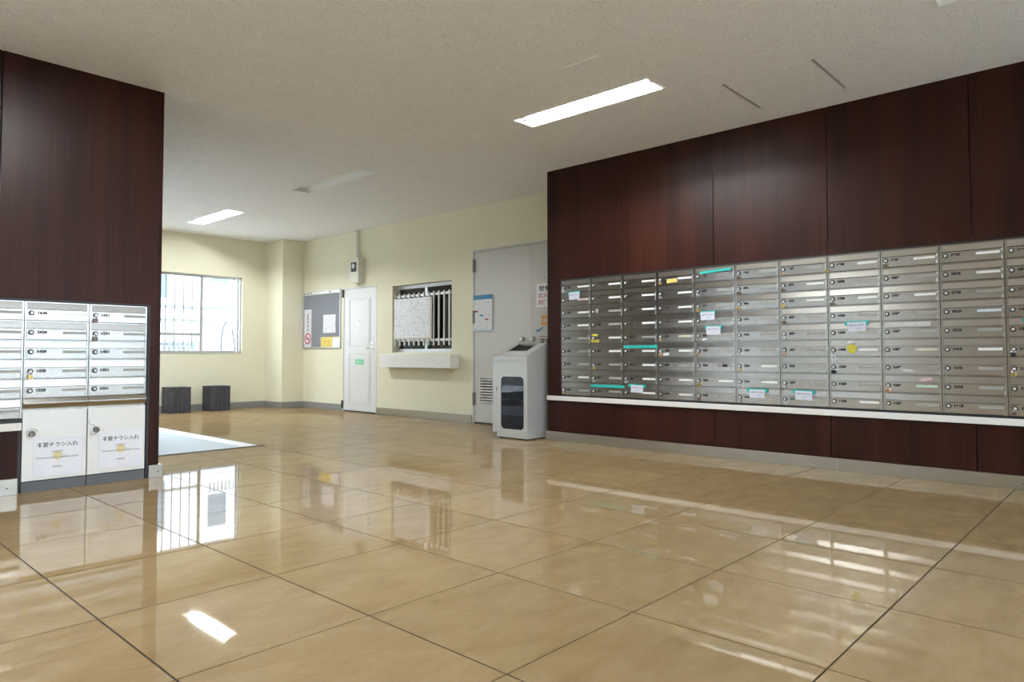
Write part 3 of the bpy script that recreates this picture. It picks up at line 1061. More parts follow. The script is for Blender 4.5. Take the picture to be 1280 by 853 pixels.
# white two-panel door
y0, y1, zt = D1
dw = y1 - y0
d1 = struct('door_1', None, (XC, y1, 0), RZ_R)
jm = MB()
jm.box(0.0, 0.014, -0.004, T, 0, zt)
jm.box(dw - 0.014, dw, -0.004, T, 0, zt)
jm.box(0.014, dw - 0.014, -0.004, T, zt - 0.014, zt)
put('door_frame', jm.mesh('door_frame', DOORW), d1)
lf = put('door_leaf', MB().box(0.017, dw - 0.017, 0.004, 0.042, 0.018, zt - 0.018).mesh('door_leaf', DOORW, 0.002), d1)
for z0, z1 in ((0.115, 0.86), (0.965, 1.665)):
    pm = MB()
    x0, x1 = 0.155, dw - 0.155
    for (a, b, c, e) in ((x0, x1, z0, z0 + 0.010), (x0, x1, z1 - 0.010, z1), (x0, x0 + 0.010, z0 + 0.010, z1 - 0.010), (x1 - 0.010, x1, z0 + 0.010, z1 - 0.010)):
        pm.box(a, b, -0.003, 0.0045, c, e)
    x0, x1, z0, z1 = x0 + 0.035, x1 - 0.035, z0 + 0.035, z1 - 0.035
    pm.box(x0, x1, -0.001, 0.0045, z0, z1)
    put('panel_moulding', pm.mesh('panel_moulding', DOORW, 0.0015), lf)
hx, hz = dw - 0.11, 0.93
put('door_handle', MB().cyl((hx, 0.004, hz), (hx, -0.006, hz), 0.026, n=20).cyl((hx, -0.006, hz), (hx, -0.045, hz), 0.009, n=12)
    .tube([(hx, -0.045, hz), (hx - 0.03, -0.048, hz), (hx - 0.08, -0.046, hz - 0.004)], 0.008, 8).mesh('door_handle', CHROME, smooth=True), lf)
put('lock_cylinder', MB().cyl((hx + 0.0, 0.004, hz + 0.085), (hx, -0.006, hz + 0.085), 0.015, n=16).mesh('lock_cylinder', CHROME, smooth=True), lf)
put('peephole', MB().cyl((dw / 2, 0.004, 1.34), (dw / 2, -0.002, 1.34), 0.010, n=14).mesh('peephole', HINGE), lf)
for z in (0.10, 1.76):
    put('hinge', MB().box(-0.012, 0.012, -0.020, -0.0045, z - 0.055, z + 0.055).cyl((0.0, -0.020, z - 0.06), (0.0, -0.020, z + 0.06), 0.008, n=10).mesh('hinge', DARK), d1)
put('gap_shade_sill', MB().box(0.014, dw - 0.014, 0.0, T, 0.0, 0.012).mesh('gap_shade_sill', DARK), d1)  # sill coloured dark for the shade in the gap under the leaf
o = put('green_sticker', MB().box(-0.105, 0.105, -0.001, 0, -0.038, 0.038).mesh('green_sticker', GREENS), None, (XC - 0.0035, 8.547, 0.735), RZ_R, 0.02)
tag(o, 'small green sticker with white lettering on the white door', 'sticker')
put('lettering', text_mesh('管理人室', PAPER, 0.16, 0.035), o, (0, -0.0014, 0))

# double utility door
y0, y1, zt = D2
d2 = struct('door_2', None, (XC, y1, 0), RZ_R)
dw = y1 - y0
jm = MB()
jm.box(0.0, 0.022, -0.010, T, 0, zt)
jm.box(0.022, dw, -0.010, T, zt - 0.022, zt)
put('door_frame', jm.mesh('door_frame', DOORG), d2)
xs = y1 - 5.225
gx0, gx1, gz0, gz1 = y1 - 6.036, y1 - 5.70, 0.252, 0.553
lb = MB()
lb.box(0.025, gx0, 0.0, 0.04, 0.020, zt - 0.026)
lb.box(gx1, xs - 0.002, 0.0, 0.04, 0.020, zt - 0.026)
lb.box(gx0, gx1, 0.0, 0.04, 0.020, gz0)
lb.box(gx0, gx1, 0.0, 0.04, gz1, zt - 0.026)
l1 = put('door_leaf', lb.mesh('door_leaf', DOORG), d2)
l2 = put('door_leaf', MB().box(xs + 0.002, dw, 0.0, 0.04, 0.020, zt - 0.026).mesh('door_leaf', DOORG, 0.0015), d2)
put('meeting_strip', MB().box(xs - 0.006, xs + 0.022, -0.004, 0.0, 0.02, zt - 0.026).mesh('meeting_strip', DOORG), l1)
put('gap_shade_sill', MB().box(0.022, dw, 0.002, T, 0, 0.016).mesh('gap_shade_sill', DARK), d2)  # dark colour here stands in for shade below the two leaves
for z in (0.30, 1.30, 1.93):
    put('hinge', MB().box(0.004, 0.040, -0.016, 0.0, z - 0.075, z + 0.075).cyl((0.022, -0.018, z - 0.08), (0.022, -0.018, z + 0.08), 0.010, n=10).mesh('hinge', HINGE), d2)
gf = MB()
for bb in ((gx0 - 0.008, gx1 + 0.008, gz1, gz1 + 0.008), (gx0 - 0.008, gx1 + 0.008, gz0 - 0.008, gz0),
           (gx0 - 0.008, gx0, gz0, gz1), (gx1, gx1 + 0.008, gz0, gz1)):
    gf.box(bb[0], bb[1], -0.002, 0.0, bb[2], bb[3])
gr = put('vent_grille', gf.mesh('vent_grille', DOORG), l1)
for q in range(9):
    z = gz0 + (q + 0.5) * (gz1 - gz0) / 9
    put('slat', MB().prism_x([(0.006, z + 0.007), (-0.008, z - 0.008), (-0.006, z - 0.011), (0.008, z + 0.004)], gx0, gx1).mesh('slat', DOORG), gr)
for q in (0, 1):
    kx = xs - 0.10 + 0.16 * q
    put('door_knob', MB().cyl((kx, 0, 1.015), (kx, -0.012, 1.015), 0.024, n=16).cyl((kx, -0.012, 1.015), (kx, -0.055, 1.015), 0.028, 0.024, n=18).mesh('door_knob', STEEL, 0.003, smooth=True), (l1, l2)[q])

# poster on the double door
t = thing('door_poster', 'white printed poster in a blue holder on the grey double door', 'poster', (XC - 0.012, 5.985, 1.345), RZ_R)
put('sheet', MB().box(-0.155, 0.155, -0.001, 0, -0.20, 0.165).mesh('sheet', SCR_T), t)
put('holder', MB().box(-0.160, 0.160, -0.004, 0.0, 0.165, 0.218).mesh('holder', BLUE), t)
hm = MB()
hm.box(-0.160, 0.160, -0.003, 0.0, -0.222, -0.20)
hm.box(0.155, 0.164, -0.003, 0.0, -0.20, 0.165)
put('holder_edge', hm.mesh('holder_edge', LBLUE), t)
for q in range(3):
    put('coloured_mark', MB().box(-0.14 + 0.09 * q, -0.08 + 0.09 * q, -0.0016, -0.001, 0.01 - 0.05 * q, 0.03 - 0.05 * q).mesh('coloured_mark', RED if q != 1 else BLUE), t)
# warning signs on the second leaf
t = thing('warning_sign', 'white warning sign with black and red Japanese lettering on the grey door', 'sign', (XC - 0.0055, 4.965, 1.512), RZ_R)
put('sheet', MB().box(-0.165, 0.165, -0.001, 0, -0.14, 0.125).mesh('sheet', PAPER), t)
put('lettering', text_mesh('受電室', INK, 0.27, 0.060, 0.02), t, (0.005, -0.0016, 0.070))
put('lettering', text_mesh('立入禁止', RED, 0.29, 0.055, 0.02), t, (0.005, -0.0016, -0.008))
put('lettering', text_mesh('危険', RED, 0.10, 0.055, 0.02), t, (-0.085, -0.0016, -0.085))
put('lettering', text_mesh('関係者以外', INK_F, 0.14, 0.028), t, (0.065, -0.0016, -0.072))
o = put('door_number', text_mesh('・・・', INK, 0.10, 0.02), None, (XC - 0.001, 4.965, 1.705), RZ_R)
tag(o, 'row of small black dots above the warning sign on the grey door', 'lettering')
t = thing('orange_stamp', 'orange square stamp sticker on the grey door', 'sticker', (XC - 0.0055, 4.985, 1.222), RZ_R)
put('backing', MB().box(-0.075, 0.075, -0.001, 0, -0.055, 0.055).mesh('backing', ORANGE, 0.0), t)
put('lettering', text_mesh('点検済', PAPER, 0.12, 0.05), t, (0, -0.0016, 0.0))
t = thing('blue_mark', 'small blue swoosh sticker on the grey door', 'sticker', (XC - 0.0055, 5.085, 1.122), RZ_R)
put('swoosh', MB().prism_y([(-0.055, -0.030), (0.0, -0.018), (0.055, 0.018), (0.055, 0.030), (0.0, 0.004), (-0.040, 0.000)], -0.001, 0).mesh('swoosh', BLUE), t)
t = thing('door_lettering', 'black Japanese room lettering low on the grey door behind the waste bin', 'lettering', (XC - 0.001, 4.955, 0.985), RZ_R)
put('lettering', text_mesh('変電設備', INK, 0.34, 0.075, 0.02), t, (0.04, 0, 0))
put('lettering_line', MB().box(-0.135, 0.20, -0.001, 0.0, 0.052, 0.060).mesh('lettering_line', RED), t)

# notice board
t = thing('notice_board', 'grey felt notice board in an aluminium frame beside the white door', 'notice board', (XC, 10.080, 0.943), RZ_R)
bw, bh = 1.052, 0.900
put('felt', MB().box(0.012, bw - 0.012, -0.012, 0.0, 0.012, bh - 0.060).mesh('felt', BOARD), t)
fm = MB()
fm.box(0, bw, -0.022, 0, bh - 0.060, bh)
fm.box(0, bw, -0.022, 0, 0, 0.014)
fm.box(0, 0.014, -0.022, 0, 0.014, bh - 0.060)
fm.box(bw - 0.014, bw, -0.022, 0, 0.014, bh - 0.060)
put('frame', fm.mesh('frame', ALU, 0.002), t)
put('header_strip', MB().box(0.02, bw - 0.02, -0.024, -0.022, bh - 0.050, bh - 0.010).mesh('header_strip', WHITE), t)
for x in (0.06, 0.15, 0.24, 0.78):
    put('magnet', MB().cyl((x, -0.024, bh - 0.03), (x, -0.030, bh - 0.03), 0.013, n=12).mesh('magnet', BLACK), t)
YN = XC - 0.0125
t = thing('no_smoking_poster', 'tall white no-smoking poster with a red ring on the notice board', 'poster', (YN, 9.945, 1.262), RZ_R)
put('sheet', MB().box(-0.105, 0.105, -0.001, 0, -0.30, 0.30).mesh('sheet', SCR_P), t)
put('lettering', text_mesh('館内禁煙', INK, 0.055, 0.30), t, (0.0, -0.0015, 0.10))
rm = MB()
rm.ring_y(0, -0.165, 0.070, 0.092, -0.002, -0.001, 28)
put('red_ring', rm.mesh('red_ring', RED), t)
put('red_bar', MB().box(-0.075, 0.075, -0.002, -0.0012, -0.010, 0.010).mesh('red_bar', RED), t, (0, 0, -0.165), ry=0.785)
put('cigarette', MB().box(-0.05, 0.05, -0.0018, -0.001, -0.175, -0.158).mesh('cigarette', INK), t)
t = thing('typed_notice', 'white typed notice pinned in the middle of the notice board', 'notice', (YN, 9.33, 1.318), RZ_R)
put('sheet', MB().box(-0.172, 0.172, -0.001, 0, -0.14, 0.14).mesh('sheet', SCR_P), t)
put('pin', MB().cyl((0, -0.001, 0.125), (0, -0.006, 0.125), 0.006, n=8).mesh('pin', DARK), t)
t = thing('yellow_flyer', 'yellow flyer with a white corner at the bottom of the notice board', 'poster', (YN, 9.305, 1.030), RZ_R)
put('sheet', MB().box(-0.262, 0.262, -0.001, 0, -0.072, 0.085).mesh('sheet', SCR_Y), t)
put('white_corner', MB().box(0.07, 0.262, -0.0016, -0.001, -0.072, 0.075).mesh('white_corner', PAPER), t)
put('lettering', text_mesh('注意', YELLOWD, 0.20, 0.085), t, (-0.09, -0.0016, 0.0))

# meter box and conduit
t = thing('meter_box', 'ivory meter box with a dark round gauge above the white door', 'meter', (XC, 8.652, 1.888), RZ_R)
put('housing', MB().box(0, 0.205, -0.105, -0.030, 0, 0.362).mesh('housing', METERC, 0.004), t)
put('back_plate', MB().box(-0.006, 0.211, -0.030, 0, -0.006, 0.368).mesh('back_plate', METERC, 0.003), t)
put('gauge_window', MB().box(0.028, 0.160, -0.108, -0.105, 0.160, 0.300).mesh('gauge_window', flat('gauge_black', (0.03, 0.035, 0.04), 0.2)), t)
put('gauge_dial', MB().cyl((0.085, -0.108, 0.245), (0.085, -0.111, 0.245), 0.036, n=20).mesh('gauge_dial', flat('gauge_face', (0.62, 0.72, 0.74), 0.4)), t)
put('foot', MB().box(0.09, 0.14, -0.08, -0.04, -0.028, -0.0065).mesh('foot', METERC), t)
o = put('conduit', MB().cyl((0, 0, 0), (0, 0, H - 2.258), 0.022, n=14).mesh('conduit', WHITE, smooth=True), None, (XC - 0.035, 8.585, 2.2575))
tag(o, 'ivory conduit running from the meter box up to the ceiling', 'conduit')

# office window
y0, y1, z0, z1 = W2
ww = y1 - y0
win2 = struct('window_2', None, (XC, y1, 0), RZ_R)
fm = MB()
fm.box(0, ww, 0.09, T - 0.005, z1 - 0.045, z1)
fm.box(0, ww, 0.09, T - 0.005, z0, z0 + 0.045)
fm.box(0, 0.035, 0.09, T - 0.005, z0 + 0.045, z1 - 0.045)
fm.box(ww - 0.035, ww, 0.09, T - 0.005, z0 + 0.045, z1 - 0.045)
put('window_frame', fm.mesh('window_frame', ALU), win2)
s1 = put('sash', MB().box(0.58, 0.625, 0.100, 0.125, z0 + 0.045, z1 - 0.045).mesh('sash', ALU), win2)
put('glass_pane', MB().box(0.035, 0.60, 0.108, 0.112, z0 + 0.045, z1 - 0.045).mesh('glass_pane', PANE_O), win2)
put('glass_pane', MB().box(0.60, ww - 0.035, 0.122, 0.126, z0 + 0.045, z1 - 0.045).mesh('glass_pane', PANE_O), win2)
# security bars
t = thing('security_bars', 'white vertical security bars in the office window', 'security bars', (XC, y1, 0), RZ_R)
for z in (1.035, 1.640):
    put('rail', MB().box(0.004, ww - 0.004, 0.046, 0.060, z - 0.016, z + 0.016).mesh('rail', ALU), t)
bar_me = MB().box(-0.009, 0.009, 0.028, 0.046, 0.962, 1.675).mesh('bar', TRAY, 0.002)
for q in range(12):
    put('bar', bar_me, t, (0.020 + q * 0.1015, 0, 0))
# handwritten board hung on the bars
t = thing('handwritten_board', 'white board covered in handwritten notes hung on the window bars', 'notice', (XC, 7.745, 1.050), RZ_R)
put('backing', MB().box(0, 0.790, 0.004, 0.020, 0, 0.555).mesh('backing', flat('pale_wood', (0.66, 0.60, 0.52), 0.6), 0.002), t)
put('sheet', MB().box(0.006, 0.765, 0.0022, 0.004, 0.022, 0.549).mesh('sheet', SCR_WB), t)
# counter box
o = put('counter_box', MB().box(XC - 0.148, XC, 6.415, 7.872, 0.668, 0.842).mesh('counter_box', WHITE, 0.003))
tag(o, 'white boxed counter ledge below the office window', 'counter')
# office behind the window
X0, X1 = XC + T + 0.001, XC + 2.2
for nm, bb in (('wall_office_back', (X1, X1 + 0.05, 6.32, 7.98, 0, 2.4)), ('wall_office_right', (X0, X1, 6.31, 6.33, 0, 2.4)),
               ('wall_office_left', (X0, X1, 7.96, 7.98, 0, 2.4)), ('ceiling_office', (X0, X1, 6.33, 7.96, 2.35, 2.4)),
               ('floor_office', (X0, X1, 6.33, 7.96, 0, 0.05))):
    struct(nm, MB().box(*bb).mesh(nm, OFFICE))
o = put('office_desk', MB().box(X0 + 0.002, X0 + 0.55, 6.335, 7.955, 0.80, 0.86).box(X0 + 0.05, X0 + 0.5, 6.36, 7.93, 0.05, 0.80).mesh('office_desk', WHITE))
tag(o, 'pale desk inside the office behind the window', 'desk')
for nm, y, wd, hh, mat, lab in (('file_box', 7.43, 0.10, 0.11, GREENS, 'green file box on the office desk next to the window edge'),
                                ('carton', 7.12, 0.16, 0.13, flat('cardboard', (0.45, 0.30, 0.14), 0.8), 'brown carton on the office desk behind the window'),
                                ('paper_tray', 6.90, 0.14, 0.10, flat('grey_green', (0.40, 0.50, 0.42), 0.6), 'grey-green paper tray on the office desk'),
                                ('file_box', 6.66, 0.12, 0.12, flat('light_green', (0.36, 0.62, 0.34), 0.6), 'light green file box on the office desk beside the tray')):
    q = MB()
    q.box(-wd / 2, wd / 2, 0.0, 0.14, 0, hh * 0.8)
    q.box(-wd / 2 - 0.004, wd / 2 + 0.004, -0.004, 0.144, hh * 0.8, hh)
    o = put(nm, q.mesh(nm, mat, 0.003), None, (X0 + 0.08, y, 0.86), RZ_R)
    tag(o, lab, 'box')
t = thing('office_cabinet', 'dark grey cabinet inside the office behind the bars', 'cabinet', (X1 - 0.5, 7.2, 0.05), RZ_R)
put('body', MB().box(-0.45, 0.45, 0, 0.4, 0, 1.7).mesh('body', flat('cabinet_grey', (0.34, 0.35, 0.35), 0.5)), t)
for q in (-1, 1):
    put('door', MB().box(q * 0.225 - 0.22, q * 0.225 + 0.22, -0.012, 0, 0.03, 1.66).mesh('door', MATS['cabinet_grey'], 0.003), t)

# ------------------------------------------------------------------ far wall with the barred window
WX0, WX1, WZ0, WZ1 = 3.36, 5.200, 0.876, 2.066
w = MB()
TB = 0.16
w.box(1.5, WX0, YB, YB + TB, 0, H)
w.box(WX1, XC + T, YB, YB + TB, 0, H)
w.box(WX0, WX1, YB, YB + TB, 0, WZ0)
w.box(WX0, WX1, YB, YB + TB, WZ1, H)
struct('wall_far', w.mesh('wall_far', CREAM))
win1 = struct('window_1', None, (0, YB, 0))
fm = MB()
for a, b, c, d in ((WX0, WX1, WZ1 - 0.022, WZ1), (WX0, WX1, WZ0, WZ0 + 0.020), (WX0, WX0 + 0.03, WZ0, WZ1), (WX1 - 0.022, WX1, WZ0, WZ1)):
    fm.box(a, b, 0.055, 0.13, c, d)
put('window_frame', fm.mesh('window_frame', ALU), win1)
for a, b, yy, lowrail in ((WX0 + 0.03, 3.98, 0.095, False), (3.95, 4.600, 0.075, True), (4.580, WX1 - 0.022, 0.105, False)):
    sm = MB()
    za, zb = WZ0 + 0.020, WZ1 - 0.022
    st = 0.040
    sm.box(a, a + st, yy, yy + 0.022, za, zb)
    sr = 0.018 if b > 5 else st
    sm.box(b - sr, b, yy, yy + 0.022, za, zb)
    sm.box(a + st, b - st, yy, yy + 0.022, za, za + 0.012)
    sm.box(a + st, b - st, yy, yy + 0.022, zb - 0.014, zb)
    if lowrail:
        sm.box(a + st, b - st, yy, yy + 0.022, 1.130, 1.172)
    sa = put('sash', sm.mesh('sash', ALU), win1)
    put('glass_pane', MB().box(a + st, b - st, yy + 0.009, yy + 0.013, za + 0.012, zb - 0.014).mesh('glass_pane', PANE), sa)
put('window_sill', MB().box(WX0, WX1, -0.008, 0.055, WZ0 - 0.012, WZ0 + 0.004).mesh('window_sill', ALU), win1)
t = thing('window_bars', 'thin outdoor security bars behind the left pane of the far window', 'security bars', (0, YB + 0.19, 0))
bar_me = MB().cyl((0, 0, 0.93), (0, 0, 2.06), 0.0085, n=8).mesh('bar', flat('bar_grey', (0.30, 0.30, 0.31), 0.5), smooth=True)
for q in range(9):
    put('bar', bar_me, t, (3.45 + q * 0.130, 0, 0))
for z in (0.94, 2.05):
    put('rail', MB().box(3.38, 4.60, -0.006, 0.006, z - 0.008, z + 0.008).mesh('rail', ALU), t)

# ------------------------------------------------------------------ far left wall with the glazed entrance
XG = 1.70
w = MB()
GY0, GY1, GZ = 7.60, 10.3, 2.30
w.box(XG - 0.2, XG, BK, GY0, 0, H)
w.box(XG - 0.2, XG, GY1, YB, 0, H)
w.box(XG - 0.2, XG, GY0, GY1, GZ, H)
struct('wall_left_far', w.mesh('wall_left_far', flat('taupe_paint', (0.27, 0.25, 0.21), 0.7, noise=0.05)))


def glazed(name, length, height, n, loc, rz):
    dd = struct(name, None, loc, rz)
    fm = MB()
    fm.box(0, length, -0.03, 0.03, height - 0.06, height)
    for q in range(n + 1):
        x = q * length / n
        fm.box(max(0, x - 0.03), min(length, x + 0.03), -0.03, 0.03, 0.0, height - 0.06)
    fm.box(0.03, length - 0.03, -0.02, 0.02, 0.0, 0.10)
    put('door_frame', fm.mesh('door_frame', ALU), dd)
    for q in range(n):
        put('glass_pane', MB().box(q * length / n + 0.03, (q + 1) * length / n - 0.03, -0.004, 0.004, 0.10, height - 0.06).mesh('glass_pane', PANE), dd)
    return dd


glazed('door_3_offscreen', GY1 - GY0, GZ, 4, (XG - 0.1, GY0, 0), math.pi / 2)

glazed('door_5_offscreen', OPX1 - OPX0, 2.35, 3, (OPX0, YL + 0.2, 0), 0)

# walls behind the camera, with the street entrance
w = MB()
EX0, EX1, EZ = -2.6, 5.2, 2.45
w.box(XB - 0.2, EX0, YF - 0.2, YF, 0, H)
w.box(EX1, 6.4, YF - 0.2, YF, 0, H)
w.box(EX0, EX1, YF - 0.2, YF, EZ, H)
struct('wall_front', w.mesh('wall_front', CREAM))
glazed('door_4_offscreen', EX1 - EX0, EZ, 7, (EX0, YF - 0.1, 0), 0)
w = MB()
w.box(XB - 0.2, XB, YF, 3.1, 0, H)
w.box(XB - 0.2, XB, 5.0, BK, 0, H)
w.box(XB - 0.2, XB, 3.1, 5.0, 2.35, H)
struct('wall_left_near', w.mesh('wall_left_near', flat('tan_paint', (0.42, 0.36, 0.29), 0.7, noise=0.05)))
glazed('door_6_offscreen', 1.9, 2.35, 2, (XB - 0.1, 3.1, 0), math.pi / 2)

# ------------------------------------------------------------------ mat, stools, waste bin
t = thing('entrance_mat', 'pale blue-grey entrance mat with a white border strip', 'mat', (0, 0, 0))
put('mat', MB().box(1.92, 2.985, 6.085, 9.6, 0.0005, 0.006).mesh('mat', MATM), t)
put('border_strip', MB().box(2.985, 3.135, 6.085, 9.6, 0.0005, 0.007).mesh('border_strip', STRIP), t)
put('edge_trim', MB().box(1.92, 3.190, 6.066, 6.085, 0.0005, 0.006).mesh('edge_trim', GREY_P), t)

for x, lab in ((3.985, 'charcoal wooden block stool under the barred window pane'), (4.572, 'charcoal wooden block stool nearer the corner pillar')):
    t = thing('block_stool', lab, 'stool', (x, 10.330, 0), 0, 'block stools at the far wall')
    ws, ds, hs = 0.305, 0.282, 0.372
    put('seat_top', MB().box(0, ws, 0, ds, hs - 0.020, hs).mesh('seat_top', STOOL, 0.003), t)
    for q in range(2):
        put('front_board', MB().box(0.0015 + q * ws / 2, (q + 1) * ws / 2 - 0.0015, 0.002, 0.02, 0.0, hs - 0.0205).mesh('front_board', STOOL, 0.002), t)
        put('side_board', MB().box(0.002, 0.02, 0.0205 + q * (ds - 0.0415) / 2, 0.0195 + (q + 1) * (ds - 0.0415) / 2, 0.0, hs - 0.0205).mesh('side_board', STOOL, 0.002), t)
        put('side_board', MB().box(ws - 0.02, ws - 0.002, 0.0205 + q * (ds - 0.0415) / 2, 0.0195 + (q + 1) * (ds - 0.0415) / 2, 0.0, hs - 0.0205).mesh('side_board', STOOL, 0.002), t)
    put('back_board', MB().box(0.002, ws - 0.002, ds - 0.02, ds - 0.002, 0, hs - 0.0205).mesh('back_board', STOOL), t)

# waste bin: local x along -Y (width), local y inward (+X)
BX, BY = 5.100, 4.985
bw, bd = 0.470, 0.315
bz0, bz1 = 0.056, 0.772
t = thing('waste_bin', 'stainless steel waste bin with smoked window beside the mailbox wall', 'waste bin', (BX, BY, 0), RZ_R)
sh = MB()
sh.box(0, 0.012, 0.012, bd, bz0, bz1)
sh.box(bw - 0.012, bw, 0.012, bd, bz0, bz1)
sh.box(0.012, bw - 0.012, bd - 0.01, bd, bz0, bz1)
sh.box(0.012, bw - 0.012, 0.012, bd - 0.01, bz0, bz0 + 0.01)
sh.box(0.012, bw - 0.012, 0.012, bd - 0.01, bz1 - 0.01, bz1)
put('cabinet', sh.mesh('cabinet', STEEL_B, 0.001), t)
put('plinth', MB().box(0.06, bw - 0.002, 0.002, bd - 0.01, 0.012, bz0 - 0.0005).mesh('plinth', STEEL_B), t)
for a, b in ((0.09, 0.03), (bw - 0.04, 0.03), (0.09, bd - 0.05), (bw - 0.04, bd - 0.05)):
    put('foot', MB().cyl((a, b, 0), (a, b, 0.0118), 0.022, n=12).mesh('foot', BLACK), t)
# door with a rounded window hole
wx0, wx1, wz0, wz1, rr = 0.115, 0.425, 0.095, 0.618, 0.045
outer, inner = [], []
N = 8
cs = [(wx1 - rr, wz1 - rr, 0), (wx0 + rr, wz1 - rr, 90), (wx0 + rr, wz0 + rr, 180), (wx1 - rr, wz0 + rr, 270)]
oc = [(bw, bz1 - 0.001), (0, bz1 - 0.001), (0, bz0), (bw, bz0)]
for (cx_, cz_, a0), (ox_, oz_) in zip(cs, oc):
    for q in range(N + 1):
        a = math.radians(a0 + 90 * q / N)
        inner.append((cx_ + rr * math.cos(a), cz_ + rr * math.sin(a)))
        outer.append((ox_, oz_))
n = len(inner)
vs = [(x, y, z) for y in (0.0, 0.0115) for ring in (outer, inner) for x, z in ring]
fs = []
for i in range(n):
    j = (i + 1) % n
    fs += [(i, j, n + j, n + i), (2 * n + i, 3 * n + i, 3 * n + j, 2 * n + j), (n + i, n + j, 3 * n + j, 3 * n + i), (i, 2 * n + i, 2 * n + j, j)]
dm = MB().add(vs, fs)
me = dm.mesh('door', STEEL_B)
bm = bmesh.new()
bm.from_mesh(me)
bmesh.ops.remove_doubles(bm, verts=bm.verts, dist=1e-5)
bmesh.ops.dissolve_degenerate(bm, edges=bm.edges, dist=1e-5)
bmesh.ops.recalc_face_normals(bm, faces=bm.faces)
bm.to_mesh(me)
bm.free()
dr = put('door', me, t)
ins = 0.002
put('window_pane', MB().prism_y([(x, z) for x, z in inner], 0.005, 0.008).mesh('window_pane', PANE_D), dr)
put('door_lock', MB().box(0.050, 0.066, -0.004, 0, 0.47, 0.515).mesh('door_lock', HINGE, 0.002), dr)
put('screw', MB().cyl((bw - 0.03, 0, 0.075), (bw - 0.03, -0.003, 0.075), 0.006, n=10).mesh('screw', CHROME), dr)
# hood: sloped top with the slot
zf, zk = 0.826, 0.955
put('seam_gap', MB().box(0.004, bw - 0.003, 0.004, bd - 0.004, bz1, bz1 + 0.006).mesh('seam_gap', STEEL_B), t)
hp = [(0.0, bz1 + 0.006), (0.0, zf), (bd - 0.02, zk), (bd, zk), (bd, bz1 + 0.006)]
sl = math.atan2(zk - zf, bd - 0.02)


def on_slope(s):
    return (s * math.cos(sl), zf + s * math.sin(sl))


L = math.hypot(zk - zf, bd - 0.02)


def slope_box(x0, x1, s0, s1, h0, h1):
    ny, nz = -math.sin(sl), math.cos(sl)
    p = []
    for hgt in (h0, h1):
        for s in (s0, s1):
            yy, zz = on_slope(s)
            p.append((yy + ny * hgt, zz + nz * hgt))
    return MB().prism_x([p[0], p[1], p[3], p[2]], x0, x1)


hs_ = MB()
hs_.prism_x(hp, 0, 0.008)
hs_.prism_x(hp, bw - 0.008, bw)
hs_.box(0.008, bw - 0.008, 0.0, 0.008, bz1 + 0.006, zf - 0.004)
hs_.box(0.008, bw - 0.008, bd - 0.008, bd, bz1 + 0.006, zk)
hs_.box(0.008, bw - 0.008, bd - 0.02, bd - 0.008, zk - 0.006, zk)
for bxx in ((0.008, 0.105, 0.0, L), (0.375, bw - 0.008, 0.0, L), (0.105, 0.375, 0.0, 0.36 * L), (0.105, 0.375, 0.94 * L, L)):
    q = slope_box(*bxx, -0.006, 0.0)
    hs_.add(q.v, q.f)
hood = put('hood', hs_.mesh('hood', STEEL_B), t)
put('slot_cover', slope_box(0.090, 0.390, 0.32 * L, 0.97 * L, -0.028, -0.024).mesh('slot_cover', flat('slot_shade_black', (0.018, 0.018, 0.018), 0.8, spec=0.2)), hood)  # black plate inside the hood paints in the shade of the opening
fm = MB()
for bxx in ((0.095, 0.385, 0.33 * L, 0.36 * L), (0.095, 0.105, 0.36 * L, 0.94 * L), (0.375, 0.385, 0.36 * L, 0.94 * L), (0.095, 0.385, 0.94 * L, 0.97 * L)):
    q = slope_box(*bxx, 0.0005, 0.004)
    fm.add(q.v, q.f)
put('slot_rim', fm.mesh('slot_rim', STEEL_B), hood)
put('slot_label', slope_box(0.085, 0.385, 0.07 * L, 0.28 * L, 0.0005, 0.0012).mesh('slot_label', SCR_S), hood)
# what is inside
def lumpy(name, cx_, cy_, cz_, sx_, sy_, sz_, mat, parent=None):
    bm = bmesh.new()
    bmesh.ops.create_icosphere(bm, subdivisions=3, radius=1)
    rnd = random.Random(3)
    for v in bm.verts:
        k = 1 + 0.14 * math.sin(5 * v.co.x + 3 * v.co.z) + 0.10 * math.sin(9 * v.co.y + 4 * v.co.z + 2)
        sq = lambda q: math.copysign(abs(q) ** 0.6, q)
        v.co = Vector((sq(v.co.x) * sx_ * k, sq(v.co.y) * sy_ * k, sq(v.co.z) * sz_ * k)) + Vector((cx_, cy_, cz_))
    me = bpy.data.meshes.new(name)
    bm.to_mesh(me)
    bm.free()
    me.polygons.foreach_set('use_smooth', [True] * len(me.polygons))
    me.materials.append(mat)
    return me


o = put('rubbish_bag', lumpy('rubbish_bag', 0.275, 0.155, 0.30, 0.125, 0.095, 0.185, flat('bag_blue', (0.30, 0.34, 0.46), 0.35, noise=0.3, nscale=10)), None, (BX, BY, 0), RZ_R)
tag(o, 'crumpled bluish rubbish bag inside the steel waste bin', 'rubbish bag')
o = put('crumpled_flyer', lumpy('crumpled_flyer', 0.335, 0.045, 0.34, 0.030, 0.012, 0.042, flat('flyer_pink', (0.75, 0.42, 0.42), 0.6, noise=0.4, nscale=30)), None, (BX, BY, 0), RZ_R)
tag(o, 'pinkish crumpled flyer behind the waste bin window', 'paper')

